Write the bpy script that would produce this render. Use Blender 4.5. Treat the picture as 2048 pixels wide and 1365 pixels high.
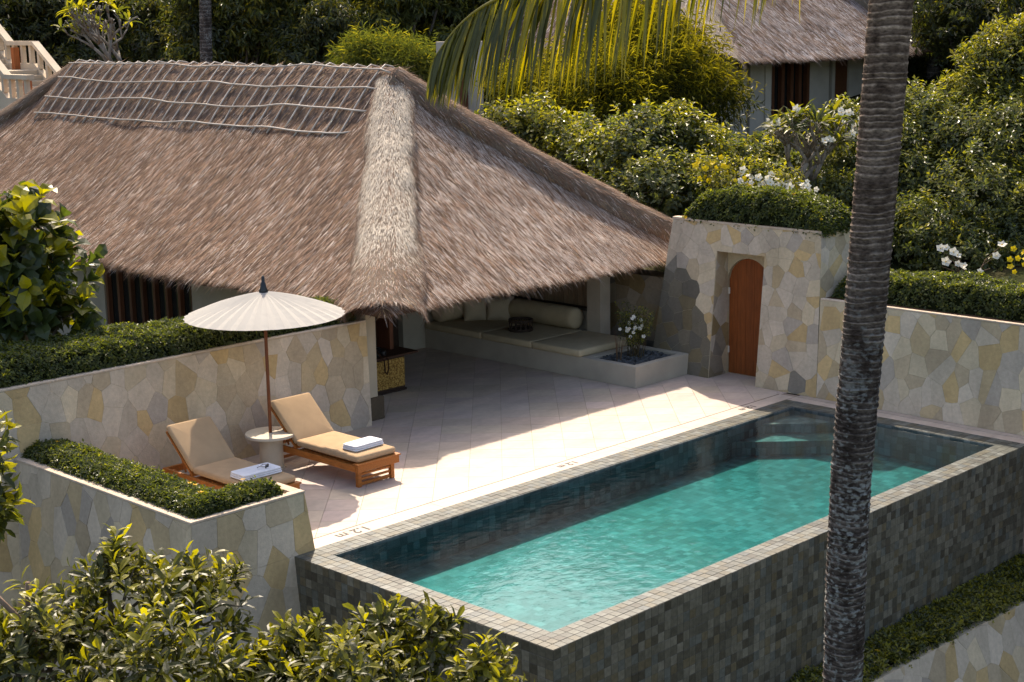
import bpy, math, random
import numpy as np
from mathutils import Vector, Matrix
for o in list(bpy.data.objects): bpy.data.objects.remove(o)
scn = bpy.context.scene
COL = scn.collection
rng = np.random.default_rng(11)
random.seed(5)

# ------------------------------------------------------------------ camera
CAM = np.array([-12.927, -12.102, 7.5]); FPX = 3112.9
def _axes(pitch=math.radians(11.6927), yaw=math.radians(44.518), roll=math.radians(-.96257)):
    f = np.array([math.cos(yaw)*math.cos(pitch), math.sin(yaw)*math.cos(pitch), -math.sin(pitch)])
    r = np.array([math.sin(yaw), -math.cos(yaw), 0.]); u = np.cross(r, f)
    c, s = math.cos(roll), math.sin(roll)
    return c*r+s*u, -s*r+c*u, f
RR, UU, FF = _axes()
cd = bpy.data.cameras.new('camera'); cam = bpy.data.objects.new('camera', cd); COL.objects.link(cam)
cd.sensor_width = 36; cd.lens = 36*FPX/2048; cd.clip_end = 1000
cam.matrix_world = Matrix(((RR[0], UU[0], -FF[0], CAM[0]), (RR[1], UU[1], -FF[1], CAM[1]), (RR[2], UU[2], -FF[2], CAM[2]), (0, 0, 0, 1)))
scn.camera = cam
# ------------------------------------------------------------------ light
SUN = np.array([.52, .70, 1.0]); SUN /= np.linalg.norm(SUN)
w = bpy.data.worlds.new('World'); scn.world = w; w.use_nodes = True
nt = w.node_tree; sky = nt.nodes.new('ShaderNodeTexSky'); sky.sky_type = 'NISHITA'; sky.sun_disc = False
sky.sun_elevation = math.asin(SUN[2]); sky.sun_rotation = math.atan2(SUN[0], SUN[1])
sky.air_density = 1.0; sky.dust_density = 3.0; sky.ozone_density = 1.0
nt.links.new(sky.outputs[0], nt.nodes['Background'].inputs[0]); nt.nodes['Background'].inputs[1].default_value = .15
sd = bpy.data.lights.new('sun', 'SUN'); sd.energy = 3.5; sd.angle = math.radians(.6); sd.color = (1, .93, .82)
so = bpy.data.objects.new('sun', sd); COL.objects.link(so); so.location = (20, 30, 40)
so.rotation_euler = Vector(-SUN).to_track_quat('-Z', 'Y').to_euler()
scn.view_settings.view_transform = 'Standard'; scn.view_settings.look = 'None'
scn.view_settings.exposure = 1.02; scn.view_settings.use_white_balance = True; scn.view_settings.white_balance_temperature = 7300; scn.view_settings.white_balance_tint = 12; scn.view_settings.gamma = 1
scn.render.engine = 'CYCLES'
scn.cycles.transparent_max_bounces = 12

# ------------------------------------------------------------------ pixel -> place helpers
def ray(x, y): return FF+(x-1024)/FPX*RR-(y-682.5)/FPX*UU
def atp(x, y, ax, v):
    d = ray(x, y); t = (v-CAM[ax])/d[ax]; return CAM+t*d
def atd(x, y, dist):
    d = ray(x, y); return CAM+d*(dist/math.hypot(d[0], d[1]))
def project(P):
    d = np.asarray(P, float)-CAM; wz = d@FF
    return np.stack([1024+FPX*(d@RR)/wz, 682.5-FPX*(d@UU)/wz], -1)

# ------------------------------------------------------------------ mesh helpers
def link(o, parent=None):
    COL.objects.link(o)
    if parent is not None: o.parent = parent
    return o
def tag(o, label=None, cat=None, group=None, kind=None):
    if label: o['label'] = label
    if cat: o['category'] = cat
    if group: o['group'] = group
    if kind: o['kind'] = kind
    return o
def thing(name, label, cat, loc=(0, 0, 0), rz=0, group=None):
    o = bpy.data.objects.new(name, None); COL.objects.link(o); o.empty_display_size = .2
    o.location = loc; o.rotation_euler = (0, 0, rz)
    return tag(o, label, cat, group)
def arrmesh(name, V, F, mat, col=None, smooth=False):
    V = np.ascontiguousarray(V, dtype=np.float32).reshape(-1, 3); me = bpy.data.meshes.new(name)
    if isinstance(F, np.ndarray):
        F = F.astype(np.int32); k = F.shape[1]; n = len(F)
        starts = np.arange(0, n*k, k, dtype=np.int32); loops = F.ravel()
    else:
        n = len(F); ks = np.array([len(f) for f in F], dtype=np.int32)
        starts = np.concatenate([[0], np.cumsum(ks)[:-1]]).astype(np.int32); loops = np.concatenate([np.asarray(f) for f in F]).astype(np.int32)
    me.vertices.add(len(V)); me.vertices.foreach_set('co', V.ravel())
    me.loops.add(len(loops)); me.loops.foreach_set('vertex_index', loops)
    me.polygons.add(n); me.polygons.foreach_set('loop_start', starts)
    me.update(calc_edges=True); me.validate()
    if col is not None:
        c = np.ones((len(V), 4), np.float32); c[:, :3] = col
        a = me.attributes.new('col', 'FLOAT_COLOR', 'POINT'); a.data.foreach_set('color', c.ravel())
    if mat: me.materials.append(mat)
    me.polygons.foreach_set('use_smooth', np.full(n, bool(smooth)))
    return me
def mobj(name, V, F, mat, parent=None, col=None, smooth=False):
    return link(bpy.data.objects.new(name, arrmesh(name, V, F, mat, col, smooth)), parent)
class MB:
    def __init__(s): s.v = []; s.f = []; s.c = []
    def add(s, V, F, col=(1, 1, 1)):
        n = len(s.v); s.v += [tuple(p) for p in V]; s.f += [tuple(n+i for i in f) for f in F]; s.c += [tuple(col)]*len(V)
    def box(s, a, b, col=(1, 1, 1), bev=0.0):
        (x0, y0, z0), (x1, y1, z1) = a, b
        if x0 > x1: x0, x1 = x1, x0
        if y0 > y1: y0, y1 = y1, y0
        if z0 > z1: z0, z1 = z1, z0
        if bev <= 0:
            V = [(x0, y0, z0), (x1, y0, z0), (x1, y1, z0), (x0, y1, z0), (x0, y0, z1), (x1, y0, z1), (x1, y1, z1), (x0, y1, z1)]
            F = [(3, 2, 1, 0), (4, 5, 6, 7), (0, 1, 5, 4), (1, 2, 6, 5), (2, 3, 7, 6), (3, 0, 4, 7)]
            s.add(V, F, col); return
        e = min(bev, (x1-x0)*.45, (y1-y0)*.45, (z1-z0)*.45)
        def ring(i, z): return [(x0+i, y0+i, z), (x1-i, y0+i, z), (x1-i, y1-i, z), (x0+i, y1-i, z)]
        V = ring(e, z0)+ring(0, z0+e)+ring(0, z1-e)+ring(e, z1)
        F = [(3, 2, 1, 0), (12, 13, 14, 15)]
        for k in range(3):
            for i in range(4): F.append((4*k+i, 4*k+(i+1) % 4, 4*k+4+(i+1) % 4, 4*k+4+i))
        s.add(V, F, col)
    def hexa(s, P, col=(1, 1, 1)):   # 4 bottom + 4 top points
        s.add(P, [(3, 2, 1, 0), (4, 5, 6, 7), (0, 1, 5, 4), (1, 2, 6, 5), (2, 3, 7, 6), (3, 0, 4, 7)], col)
    def tube(s, pts, rad, seg=8, col=(1, 1, 1), cap=True):
        V, F = tubeVF(pts, rad, seg, cap); s.add(V, F, col)
    def lathe(s, prof, c=(0, 0, 0), seg=24, col=(1, 1, 1)):
        V = []; F = []
        for r, z in prof:
            for i in range(seg):
                a = 2*math.pi*i/seg; V.append((c[0]+r*math.cos(a), c[1]+r*math.sin(a), c[2]+z))
        for k in range(len(prof)-1):
            for i in range(seg):
                j = (i+1) % seg; F.append((k*seg+i, k*seg+j, (k+1)*seg+j, (k+1)*seg+i))
        F.append(tuple(range(seg))[::-1]); F.append(tuple((len(prof)-1)*seg+i for i in range(seg)))
        s.add(V, F, col)
    def build(s, name, mat, parent=None, smooth=False):
        return mobj(name, np.array(s.v), s.f, mat, parent, np.array(s.c), smooth)
def tubeVF(pts, rad, seg=8, cap=True):
    pts = np.asarray(pts, float); n = len(pts)
    rad = np.broadcast_to(np.asarray(rad, float), (n,))
    T = np.gradient(pts, axis=0); T /= np.linalg.norm(T, axis=1)[:, None]+1e-9
    ref = np.array([0, 0, 1.]) if abs(T[0][2]) < .9 else np.array([1., 0, 0])
    V = []
    A = np.cross(T[0], ref); A /= np.linalg.norm(A)
    for k in range(n):
        A = A-T[k]*(A@T[k]); A /= np.linalg.norm(A)+1e-9; B = np.cross(T[k], A)
        for i in range(seg):
            a = 2*math.pi*i/seg; V.append(pts[k]+rad[k]*(math.cos(a)*A+math.sin(a)*B))
    F = []
    for k in range(n-1):
        for i in range(seg):
            j = (i+1) % seg; F.append((k*seg+i, k*seg+j, (k+1)*seg+j, (k+1)*seg+i))
    if cap: F.append(tuple(range(seg))[::-1]); F.append(tuple((n-1)*seg+i for i in range(seg)))
    return V, F
_tab = rng.random((256, 256))
def vnoise(x, y):
    x = np.asarray(x, float); y = np.asarray(y, float); xi = np.floor(x).astype(int); yi = np.floor(y).astype(int)
    fx = x-xi; fy = y-yi; fx = fx*fx*(3-2*fx); fy = fy*fy*(3-2*fy)
    g = lambda a, b: _tab[a % 256, b % 256]
    return (g(xi, yi)*(1-fx)+g(xi+1, yi)*fx)*(1-fy)+(g(xi, yi+1)*(1-fx)+g(xi+1, yi+1)*fx)*fy
def fbm(x, y): return .55*vnoise(x, y)+.3*vnoise(2.1*x+7, 2.1*y+3)+.15*vnoise(4.3*x+1, 4.3*y+9)

# ------------------------------------------------------------------ materials
def base_mat(name, rough=.7, spec=.3):
    m = bpy.data.materials.new(name); m.use_nodes = True; n = m.node_tree.nodes; b = n['Principled BSDF']
    b.inputs['Roughness'].default_value = rough; b.inputs['Specular IOR Level'].default_value = spec
    return m, n, m.node_tree.links, b
def noise_node(n, l, scale, detail=4, vec=None, stretch=None, coord='Object'):
    t = n.new('ShaderNodeTexNoise'); t.inputs['Scale'].default_value = scale; t.inputs['Detail'].default_value = detail
    tc = n.new('ShaderNodeTexCoord')
    if stretch:
        mp = n.new('ShaderNodeMapping'); mp.inputs['Scale'].default_value = stretch; l.new(tc.outputs[coord], mp.inputs[0]); l.new(mp.outputs[0], t.inputs['Vector'])
    else: l.new(tc.outputs[coord], t.inputs['Vector'])
    return t
def ramp(n, l, src, stops):
    r = n.new('ShaderNodeValToRGB'); e = r.color_ramp.elements
    while len(e) < len(stops): e.new(.5)
    for i, (p, c) in enumerate(stops): e[i].position = p; e[i].color = (c, c, c, 1) if isinstance(c, (int, float)) else (*c, 1)
    l.new(src, r.inputs[0]); return r
def mulcol(n, l, a, b, fac=1.0):
    x = n.new('ShaderNodeMix'); x.data_type = 'RGBA'; x.blend_type = 'MULTIPLY'; x.inputs[0].default_value = fac
    l.new(a, x.inputs[6]); l.new(b, x.inputs[7]); return x.outputs[2]
def attr_mat(name, rough=.7, spec=.3, vary=None, bump=None, stains=None):
    """colour comes from each piece's own colour; vary/stains = (scale, low, high[, stretch]) of natural mottling"""
    m, n, l, b = base_mat(name, rough, spec)
    a = n.new('ShaderNodeAttribute'); a.attribute_name = 'col'; out = a.outputs['Color']
    for v in (vary, stains):
        if v:
            t = noise_node(n, l, v[0], 6, stretch=v[3] if len(v) > 3 else None); r = ramp(n, l, t.outputs[0], [(.3, v[1]), (.7, v[2])]); out = mulcol(n, l, out, r.outputs[0])
    l.new(out, b.inputs['Base Color'])
    if bump:
        t = noise_node(n, l, bump[0], 5, stretch=bump[2] if len(bump) > 2 else None); bp = n.new('ShaderNodeBump'); bp.inputs['Strength'].default_value = bump[1]; bp.inputs['Distance'].default_value = .02
        l.new(t.outputs[0], bp.inputs['Height']); l.new(bp.outputs[0], b.inputs['Normal'])
    return m
def leaf_mat(name, rough=.38, spec=.5, trans=.42, tint=(1.35, 1.3, .35)):
    m, n, l, b = base_mat(name, rough, spec)
    a = n.new('ShaderNodeAttribute'); a.attribute_name = 'col'; l.new(a.outputs['Color'], b.inputs['Base Color'])
    tr = n.new('ShaderNodeBsdfTranslucent'); mx = n.new('ShaderNodeMix'); mx.data_type = 'RGBA'; mx.blend_type = 'MULTIPLY'; mx.inputs[0].default_value = 1
    l.new(a.outputs['Color'], mx.inputs[6]); mx.inputs[7].default_value = (tint[0]*1.6, tint[1]*1.6, tint[2]*1.6, 1); l.new(mx.outputs[2], tr.inputs[0])
    ms = n.new('ShaderNodeMixShader'); ms.inputs[0].default_value = trans
    l.new(b.outputs[0], ms.inputs[1]); l.new(tr.outputs[0], ms.inputs[2]); l.new(ms.outputs[0], n['Material Output'].inputs[0])
    return m
MT = {}
MT['leaf'] = leaf_mat('leaf'); MT['gloss_leaf'] = leaf_mat('gloss_leaf', .42, .4, .42); MT['fine_leaf'] = leaf_mat('fine_leaf', .5, .3, .45); MT['palm_leaf'] = leaf_mat('palm_leaf', .35, .5, .35)
MT['petal'] = leaf_mat('petal', .6, .2, .3, (.6, .6, .6))
MT['bark'] = attr_mat('bark', .9, .1, (9, .55, 1.35, (1, 1, .3)), (25, .6))
def palm_bark():
    m, n, l, b = base_mat('palm_bark', .9, .1); a = n.new('ShaderNodeAttribute'); a.attribute_name = 'col'
    t = noise_node(n, l, 26, 6, stretch=(1, 1, 2.2)); r = ramp(n, l, t.outputs[0], [(.3, .45), (.7, 1.5)]); c = mulcol(n, l, a.outputs['Color'], r.outputs[0])
    t2 = noise_node(n, l, 20, 5, stretch=(1, 1, 1.5)); t3 = noise_node(n, l, 2.2, 3); ml = n.new('ShaderNodeMath'); ml.operation = 'MULTIPLY'; ml.inputs[1].default_value = .55
    l.new(t3.outputs[0], ml.inputs[0]); ad = n.new('ShaderNodeMath'); ad.operation = 'ADD'; l.new(t2.outputs[0], ad.inputs[0]); l.new(ml.outputs[0], ad.inputs[1])
    k = ramp(n, l, ad.outputs[0], [(.80, 0.), (.95, 1.)]); ge = n.new('ShaderNodeAttribute'); ge.attribute_name = 'lichen'; mk = n.new('ShaderNodeMath'); mk.operation = 'MULTIPLY'; l.new(k.outputs[0], mk.inputs[0]); l.new(ge.outputs['Fac'], mk.inputs[1])
    mx = n.new('ShaderNodeMix'); mx.data_type = 'RGBA'; l.new(mk.outputs[0], mx.inputs[0]); l.new(c, mx.inputs[6]); mx.inputs[7].default_value = (.25, .255, .245, 1); l.new(mx.outputs[2], b.inputs[0])
    bp = n.new('ShaderNodeBump'); bp.inputs['Strength'].default_value = .7; bp.inputs['Distance'].default_value = .015; l.new(t.outputs[0], bp.inputs['Height']); l.new(bp.outputs[0], b.inputs['Normal']); return m
MT['palm_bark'] = palm_bark()
MT['stone'] = attr_mat('stone', .85, .15, (16, .90, 1.07), (45, .35), (2.1, .84, 1.07, (1, 1, .55)))
MT['plaster'] = attr_mat('plaster', .85, .15, (2.2, .88, 1.06), (60, .12))
MT['tile'] = attr_mat('tile', .45, .35, (14, .75, 1.2), (50, .15))
MT['travertine'] = attr_mat('travertine', .55, .3, (1.1, .86, 1.07, (1, 2.5, 1)), (40, .05), (9, .92, 1.05))
MT['straw'] = attr_mat('straw', .8, .2)
MT['thatch'] = attr_mat('thatch', .95, .05, (60, .5, 1.4), (70, .8))
MT['teak'] = attr_mat('teak', .5, .35, (9, .7, 1.25, (6, .7, 6)), (60, .1))
MT['wood'] = attr_mat('wood', .6, .3, (7, .75, 1.2, (5, 5, .5)))
MT['fabric'] = attr_mat('fabric', .95, .1, (5, .93, 1.05), (220, .3))
MT['plain'] = attr_mat('plain', .6, .3, (20, .9, 1.1))
MT['metal'] = attr_mat('metal', .35, .5)
MT['soil'] = attr_mat('soil', .95, .05, (12, .5, 1.4), (30, .8))
MT['pebble'] = attr_mat('pebble', .5, .4, (30, .8, 1.2))
MT['paper'] = leaf_mat('paper', .7, .2, .25, (.62, .6, .55))
def rattan():
    m, n, l, b = base_mat('rattan', .6, .3); t = noise_node(n, l, 30, 4); r = ramp(n, l, t.outputs[0], [(.35, (.12, .055, .010)), (.5, (.34, .19, .04)), (.65, (.52, .34, .10))]); l.new(r.outputs[0], b.inputs[0])
    bp = n.new('ShaderNodeBump'); bp.inputs['Strength'].default_value = .6; l.new(t.outputs[0], bp.inputs['Height']); l.new(bp.outputs[0], b.inputs['Normal']); return m
MT['rattan'] = rattan()
def glass():
    m, n, l, b = base_mat('dark_glass', .05, .5); b.inputs[0].default_value = (.012, .014, .014, 1); return m
MT['glass'] = glass()
def terrain_mat():
    m, n, l, b = base_mat('terrain', .95, .05); t = noise_node(n, l, .6, 8); r = ramp(n, l, t.outputs[0], [(.35, (.018, .022, .008)), (.5, (.035, .04, .012)), (.7, (.06, .045, .025))]); l.new(r.outputs[0], b.inputs[0])
    bp = n.new('ShaderNodeBump'); bp.inputs['Strength'].default_value = .8; t2 = noise_node(n, l, 4, 6); l.new(t2.outputs[0], bp.inputs['Height']); l.new(bp.outputs[0], b.inputs['Normal']); return m
MT['terrain'] = terrain_mat()
def pool_inside():
    m, n, l, b = base_mat('pool_mosaic_under_water', .5, .3)
    tc = n.new('ShaderNodeTexCoord'); ns = n.new('ShaderNodeTexNoise'); ns.inputs['Scale'].default_value = 3.2; ns.inputs['Detail'].default_value = 3
    l.new(tc.outputs['Object'], ns.inputs['Vector'])
    ad = n.new('ShaderNodeMix'); ad.data_type = 'RGBA'; ad.blend_type = 'LINEAR_LIGHT'; ad.inputs[0].default_value = .035
    l.new(tc.outputs['Object'], ad.inputs[6]); l.new(ns.outputs['Color'], ad.inputs[7])
    vo = n.new('ShaderNodeTexVoronoi'); vo.distance = 'CHEBYCHEV'; vo.inputs['Scale'].default_value = 7.5; vo.inputs['Randomness'].default_value = .12
    l.new(ad.outputs[2], vo.inputs['Vector'])
    r = ramp(n, l, vo.outputs['Color'], [(.0, (.03, .045, .046)), (.5, (.085, .10, .102)), (1., (.155, .172, .172))])
    d = ramp(n, l, vo.outputs['Distance'], [(.38, 1.), (.5, .72)])
    n2 = noise_node(n, l, 2.3, 5); r2 = ramp(n, l, n2.outputs[0], [(.3, .72), (.7, 1.2)])
    l.new(mulcol(n, l, mulcol(n, l, r.outputs[0], d.outputs[0]), r2.outputs[0]), b.inputs[0]); return m
MT['pool'] = pool_inside()
def water():
    m = bpy.data.materials.new('water'); m.use_nodes = True; n = m.node_tree.nodes; l = m.node_tree.links; n.remove(n['Principled BSDF']); out = n['Material Output']
    tr = n.new('ShaderNodeBsdfTransparent'); ab = n.new('ShaderNodeVolumeAbsorption'); ab.inputs[0].default_value = (.12, .885, .885, 1); ab.inputs['Density'].default_value = 1.0; l.new(ab.outputs[0], out.inputs['Volume'])
    gl = n.new('ShaderNodeBsdfGlossy'); gl.inputs['Roughness'].default_value = .05
    t = noise_node(n, l, 4.0, 3, stretch=(1, 1.6, 1)); t2 = noise_node(n, l, 14, 3); ad = n.new('ShaderNodeMath'); ad.operation = 'MULTIPLY_ADD'; ad.inputs[1].default_value = .35
    l.new(t2.outputs[0], ad.inputs[0]); l.new(t.outputs[0], ad.inputs[2])
    bp = n.new('ShaderNodeBump'); bp.inputs['Strength'].default_value = .08; bp.inputs['Distance'].default_value = .05; l.new(ad.outputs[0], bp.inputs['Height']); l.new(bp.outputs[0], gl.inputs['Normal'])
    lw = n.new('ShaderNodeLayerWeight'); lw.inputs[0].default_value = .5; l.new(bp.outputs[0], lw.inputs['Normal'])
    pw = n.new('ShaderNodeMath'); pw.operation = 'POWER'; pw.inputs[1].default_value = 5; l.new(lw.outputs['Facing'], pw.inputs[0]); fr = n.new('ShaderNodeMath'); fr.operation = 'MULTIPLY_ADD'; fr.inputs[1].default_value = .98; fr.inputs[2].default_value = .02; l.new(pw.outputs[0], fr.inputs[0])
    ms = n.new('ShaderNodeMixShader'); l.new(fr.outputs[0], ms.inputs[0]); l.new(tr.outputs[0], ms.inputs[1]); l.new(gl.outputs[0], ms.inputs[2]); l.new(ms.outputs[0], out.inputs[0]); return m
MT['water'] = water()

# ------------------------------------------------------------------ terrain
def ground_h(x, y):
    sm = lambda a, b, t: np.clip((t-a)/(b-a), 0, 1)
    f1 = np.where(x < 13.4, -9., 1.4+1.8*sm(15, 26, x)+3*sm(30, 48, x)+52*sm(46, 120, x))  # back hill raised beyond view to keep bright sky out of the pool reflection
    f2 = np.where((y > 10.6) & (x > -60), -.05+2.5*sm(33, 40, y)+8*sm(40, 62, y)+52*sm(60, 130, y), -9.)
    h = np.maximum(f1, f2); h = np.maximum(h, -3.6)
    return h+.25*(fbm(x*.2, y*.2)-.5)*(h > .3)
gx = np.concatenate([np.arange(-60, -4, 4), np.arange(-4, 40, 1.), np.arange(40, 170, 4)]); gy = np.concatenate([np.arange(-60, -2, 4), np.arange(-2, 44, 1.), np.arange(44, 170, 4)])
GX, GY = np.meshgrid(gx, gy, indexing='ij'); V = np.stack([GX, GY, ground_h(GX, GY)], -1).reshape(-1, 3)
ny = len(gy); ii, jj = np.meshgrid(np.arange(len(gx)-1), np.arange(ny-1), indexing='ij'); q = (ii*ny+jj).ravel()
tag(mobj('ground', V, np.stack([q, q+ny, q+ny+1, q+1], 1), MT['terrain'], smooth=True), kind='structure')

# ------------------------------------------------------------------ crazy-paved stone walls
def clip(poly, p0, nrm):
    out = []; k = len(poly)
    for i in range(k):
        a, b = poly[i], poly[(i+1) % k]; da = (a[0]-p0[0])*nrm[0]+(a[1]-p0[1])*nrm[1]; db = (b[0]-p0[0])*nrm[0]+(b[1]-p0[1])*nrm[1]
        if da <= 0: out.append(a)
        if da*db < 0: t = da/(da-db); out.append((a[0]+t*(b[0]-a[0]), a[1]+t*(b[1]-a[1])))
    return out
def clip_convex(poly, conv):
    for i in range(len(conv)):
        a, b = conv[i], conv[(i+1) % len(conv)]; poly = clip(poly, a, (b[1]-a[1], -(b[0]-a[0])))
        if len(poly) < 3: return []
    return poly
def area(poly): return .5*abs(sum(poly[i][0]*poly[(i+1) % len(poly)][1]-poly[(i+1) % len(poly)][0]*poly[i][1] for i in range(len(poly))))
def cells(s0, s1, t0, t1, cw, ch, r):
    S = []; ns = max(1, round((s1-s0)/cw)); nt_ = max(1, round((t1-t0)/ch)); ns += 2; nt_ += 2
    for i in range(ns):
        for j in range(nt_):
            S.append((s0+(i-.5+(.5 if j % 2 else 0)+r.uniform(-.47, .47))*cw, t0+(j-.5+r.uniform(-.47, .47))*ch))
    S = [p for p in S if r.random() > .13]
    out = []
    for a in S:
        poly = [(a[0]-cw*2, a[1]-ch*2), (a[0]+cw*2, a[1]-ch*2), (a[0]+cw*2, a[1]+ch*2), (a[0]-cw*2, a[1]+ch*2)]
        for b in S:
            if b is a or abs(b[0]-a[0]) > 3.2*cw or abs(b[1]-a[1]) > 3.2*ch: continue
            poly = clip(poly, ((a[0]+b[0])/2, (a[1]+b[1])/2), ((b[0]-a[0])*(ch/cw), (b[1]-a[1])*(cw/ch)))
            if len(poly) < 3: break
        if len(poly) >= 3: out.append((a, poly))
    return out
PAL = np.array([(.50, .44, .365), (.53, .455, .34), (.50, .375, .205), (.44, .365, .265), (.39, .35, .31), (.44, .355, .23), (.54, .475, .40)]); PAL = (PAL*.98+np.array((.49, .42, .32))*.02)*np.array((1.15, 1.08, 1.0))
PW = np.array([.28, .18, .14, .15, .07, .07, .11])
def stones(parent, O, S, T, N, regions, cw=.36, ch=.46, seed=1, colf=None):
    r = random.Random(seed); O, S, T, N = (np.array(a, float) for a in (O, S, T, N))
    s0 = min(p[0] for g in regions for p in g); s1 = max(p[0] for g in regions for p in g); t0 = min(p[1] for g in regions for p in g); t1 = max(p[1] for g in regions for p in g)
    for a, poly in cells(s0, s1, t0, t1, cw, ch, r):
        c = np.array(r.choices(list(PAL), list(PW))[0])*r.uniform(.88, 1.1)
        if colf: c = colf(a[0], a[1], c, r)
        hgt = .003+r.random()*.006
        for g in regions:
            p = clip_convex(poly, g)
            if len(p) < 3 or area(p) < .004: continue
            P = np.array(p); k = len(P); cen = P.mean(0); d = P-cen; ln = np.linalg.norm(d, axis=1)[:, None]
            Q = cen+d*np.maximum(0, 1-.0022/ln); Q2 = cen+d*np.maximum(0, 1-.0065/ln)
            tl = (r.uniform(-.01, .01), r.uniform(-.01, .01))
            f = lambda A, h: O+A[:, :1]*S+A[:, 1:]*T+N*(h+np.clip((A-cen)@np.array(tl), -.003, .003)[:, None])
            Vv = np.concatenate([O+P[:, :1]*0+Q[:, :1]*S+Q[:, 1:]*T-N*.01, f(Q, hgt-.002), f(Q2, hgt)])
            F = [tuple(range(2*k, 3*k))]
            for i in range(k):
                j = (i+1) % k; F += [(i, j, k+j, k+i), (k+i, k+j, 2*k+j, 2*k+i)]
            mobj('stone', Vv, F, MT['stone'], parent, c)
MORT = (.50, .42, .30); COPE = (.60, .48, .37)
BT = .1; LB = math.hypot(1, BT)
# back planter wall behind the loungers (face towards -Y, leaning back)
wl = thing('stone_planter_wall', 'long stone planter wall behind the two sun loungers', 'wall')
m = MB(); m.hexa([(-6, 9.83, 0), (5.56, 9.83, 0), (5.5, 11.6, 0), (-6, 11.6, 0), (-6, 9.83+.196, 1.96), (5.66, 9.83+.196, 1.96), (5.6, 11.6, 1.96), (-6, 11.6, 1.96)], MORT)
m.hexa([(-6, 9.53, -3.6), (-1.5, 9.53, -3.6), (-1.5, 11.5, -3.6), (-6, 11.5, -3.6), (-6, 9.829, -.001), (-1.5, 9.829, -.001), (-1.5, 11.5, -.001), (-6, 11.5, -.001)], MORT); m.build('core', MT['stone'], wl)
stones(wl, (0, 9.83, 0), (1, 0, 0), (0, BT/LB, 1/LB), (0, -1/LB, BT/LB), [[(-2.6, 0), (5.56, 0), (5.66, 1.97), (-2.6, 1.97)], [(-3, -1.6), (-1.66, -1.6), (-1.66, 0), (-3, 0)]], .31, .42, 3)
m = MB()
for i in range(9): a = -6+i*1.295; m.box((a+.002, 10.016, 1.962), (a+1.293, 10.14, 2.0), np.array(COPE)*random.uniform(.85, 1.1), .008)
m.build('coping', MT['stone'], wl)
m = MB(); m.box((-5.9, 10.145, 1.9), (5.55, 11.5, 1.985), (.09, .055, .035)); m.build('soil', MT['soil'], wl)
# near L-shaped planter
wn = thing('stone_planter_wall', 'low L-shaped stone planter wall in the foreground beside the pool corner', 'wall')
m = MB()
def lean(z): return BT*z
m.hexa([(-2.09, 4.70, -3.6), (-.62, 4.70, -3.6), (-.62, 9.84, -3.6), (-2.09, 9.45, -3.6), (-1.64, 5.15, .86), (-.62, 5.15, .86), (-.62, 9.9, .86), (-1.64, 9.9, .86)], MORT)
m.hexa([(-.62, 4.70, -3.6), (.32, 4.70, -3.6), (.32, 5.085, -3.6), (-.62, 5.085, -3.6), (-.62, 5.06, -.001), (.38, 5.06, -.001), (.38, 5.085, -.001), (-.62, 5.085, -.001)], MORT)
m.hexa([(-.62, 5.06, 0), (.38, 5.06, 0), (.38, 5.82, 0), (-.62, 5.82, 0), (-.62, 5.15, .86), (.29, 5.15, .86), (.29, 5.78, .86), (-.62, 5.78, .86)], MORT)
m.build('core', MT['stone'], wn)
stones(wn, (-1.73, 0, 0), (0, -1, 0), (BT/LB, 0, 1/LB), (-1/LB, 0, BT/LB), [[(-9.9, -2.2), (-4.83, -2.2), (-5.145, .865), (-9.9, .865)]], .31, .43, 5)
stones(wn, (0, 5.06, 0), (1, 0, 0), (0, BT/LB, 1/LB), (0, -1/LB, BT/LB), [[(-1.95, -2.2), (.28, -2.2), (.38, 0), (-1.73, 0)], [(-1.73, 0), (.38, 0), (.29, .865), (-1.64, .865)]], .33, .45, 6)
m = MB(); c = np.array(COPE)
m.box((-1.655, 5.135, .862), (-1.50, 10.0, .90), c, .006); m.box((-1.498, 5.135, .862), (.30, 5.27, .899), c*.97, .006); m.box((-.76, 5.66, .862), (-.61, 9.85, .90), c*1.08, .006); m.box((-.758, 5.66, .862), (.13, 5.80, .899), c*1.05, .006); m.box((.132, 5.272, .862), (.301, 5.80, .898), c*.85, .006)
m.build('coping', MT['stone'], wn)
m = MB(); m.box((-1.5, 5.27, .80), (-.76, 9.9, .885), (.09, .055, .035)); m.box((-.76, 5.27, .80), (.13, 5.66, .884), (.09, .055, .035)); m.build('soil', MT['soil'], wn)
# gate block + right wall
gt = thing('stone_gate_wall', 'tall stone gate block with a deep doorway and a planted top', 'wall')
def gx_(z): return 12.8+BT*z
m = MB()
def gprism(y0, y1, z0, z1, xb, y0t=None, y1t=None):
    y0t = y0 if y0t is None else y0t; y1t = y1 if y1t is None else y1t
    m.hexa([(gx_(z0), y0, z0), (xb, y0, z0), (xb, y1, z0), (gx_(z0), y1, z0), (gx_(z1), y0t, z1), (xb, y0t, z1), (xb, y1t, z1), (gx_(z1), y1t, z1)], MORT)
gprism(4.72, 6.2, 0, 2.68, 14.4, 4.86, 6.2); gprism(7.41, 8.98, 0, 2.68, 14.4, 7.41, 8.7); gprism(4.86, 8.7, 2.681, 3.25, 14.4, 4.9, 8.62)
m.box((13.52, 6.2, 0), (14.39, 7.41, 2.68), MORT); m.build('core', MT['stone'], gt)
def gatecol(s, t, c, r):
    y = -s; k = (y-7.35)*1.15+(1.75-t)*.8+r.uniform(-.28, .28)      # shade painted into the stone colours low on the pavilion side
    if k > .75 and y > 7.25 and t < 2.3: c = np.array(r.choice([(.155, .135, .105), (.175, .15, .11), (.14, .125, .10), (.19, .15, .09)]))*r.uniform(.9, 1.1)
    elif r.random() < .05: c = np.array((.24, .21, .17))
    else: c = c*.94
    return c
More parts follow.
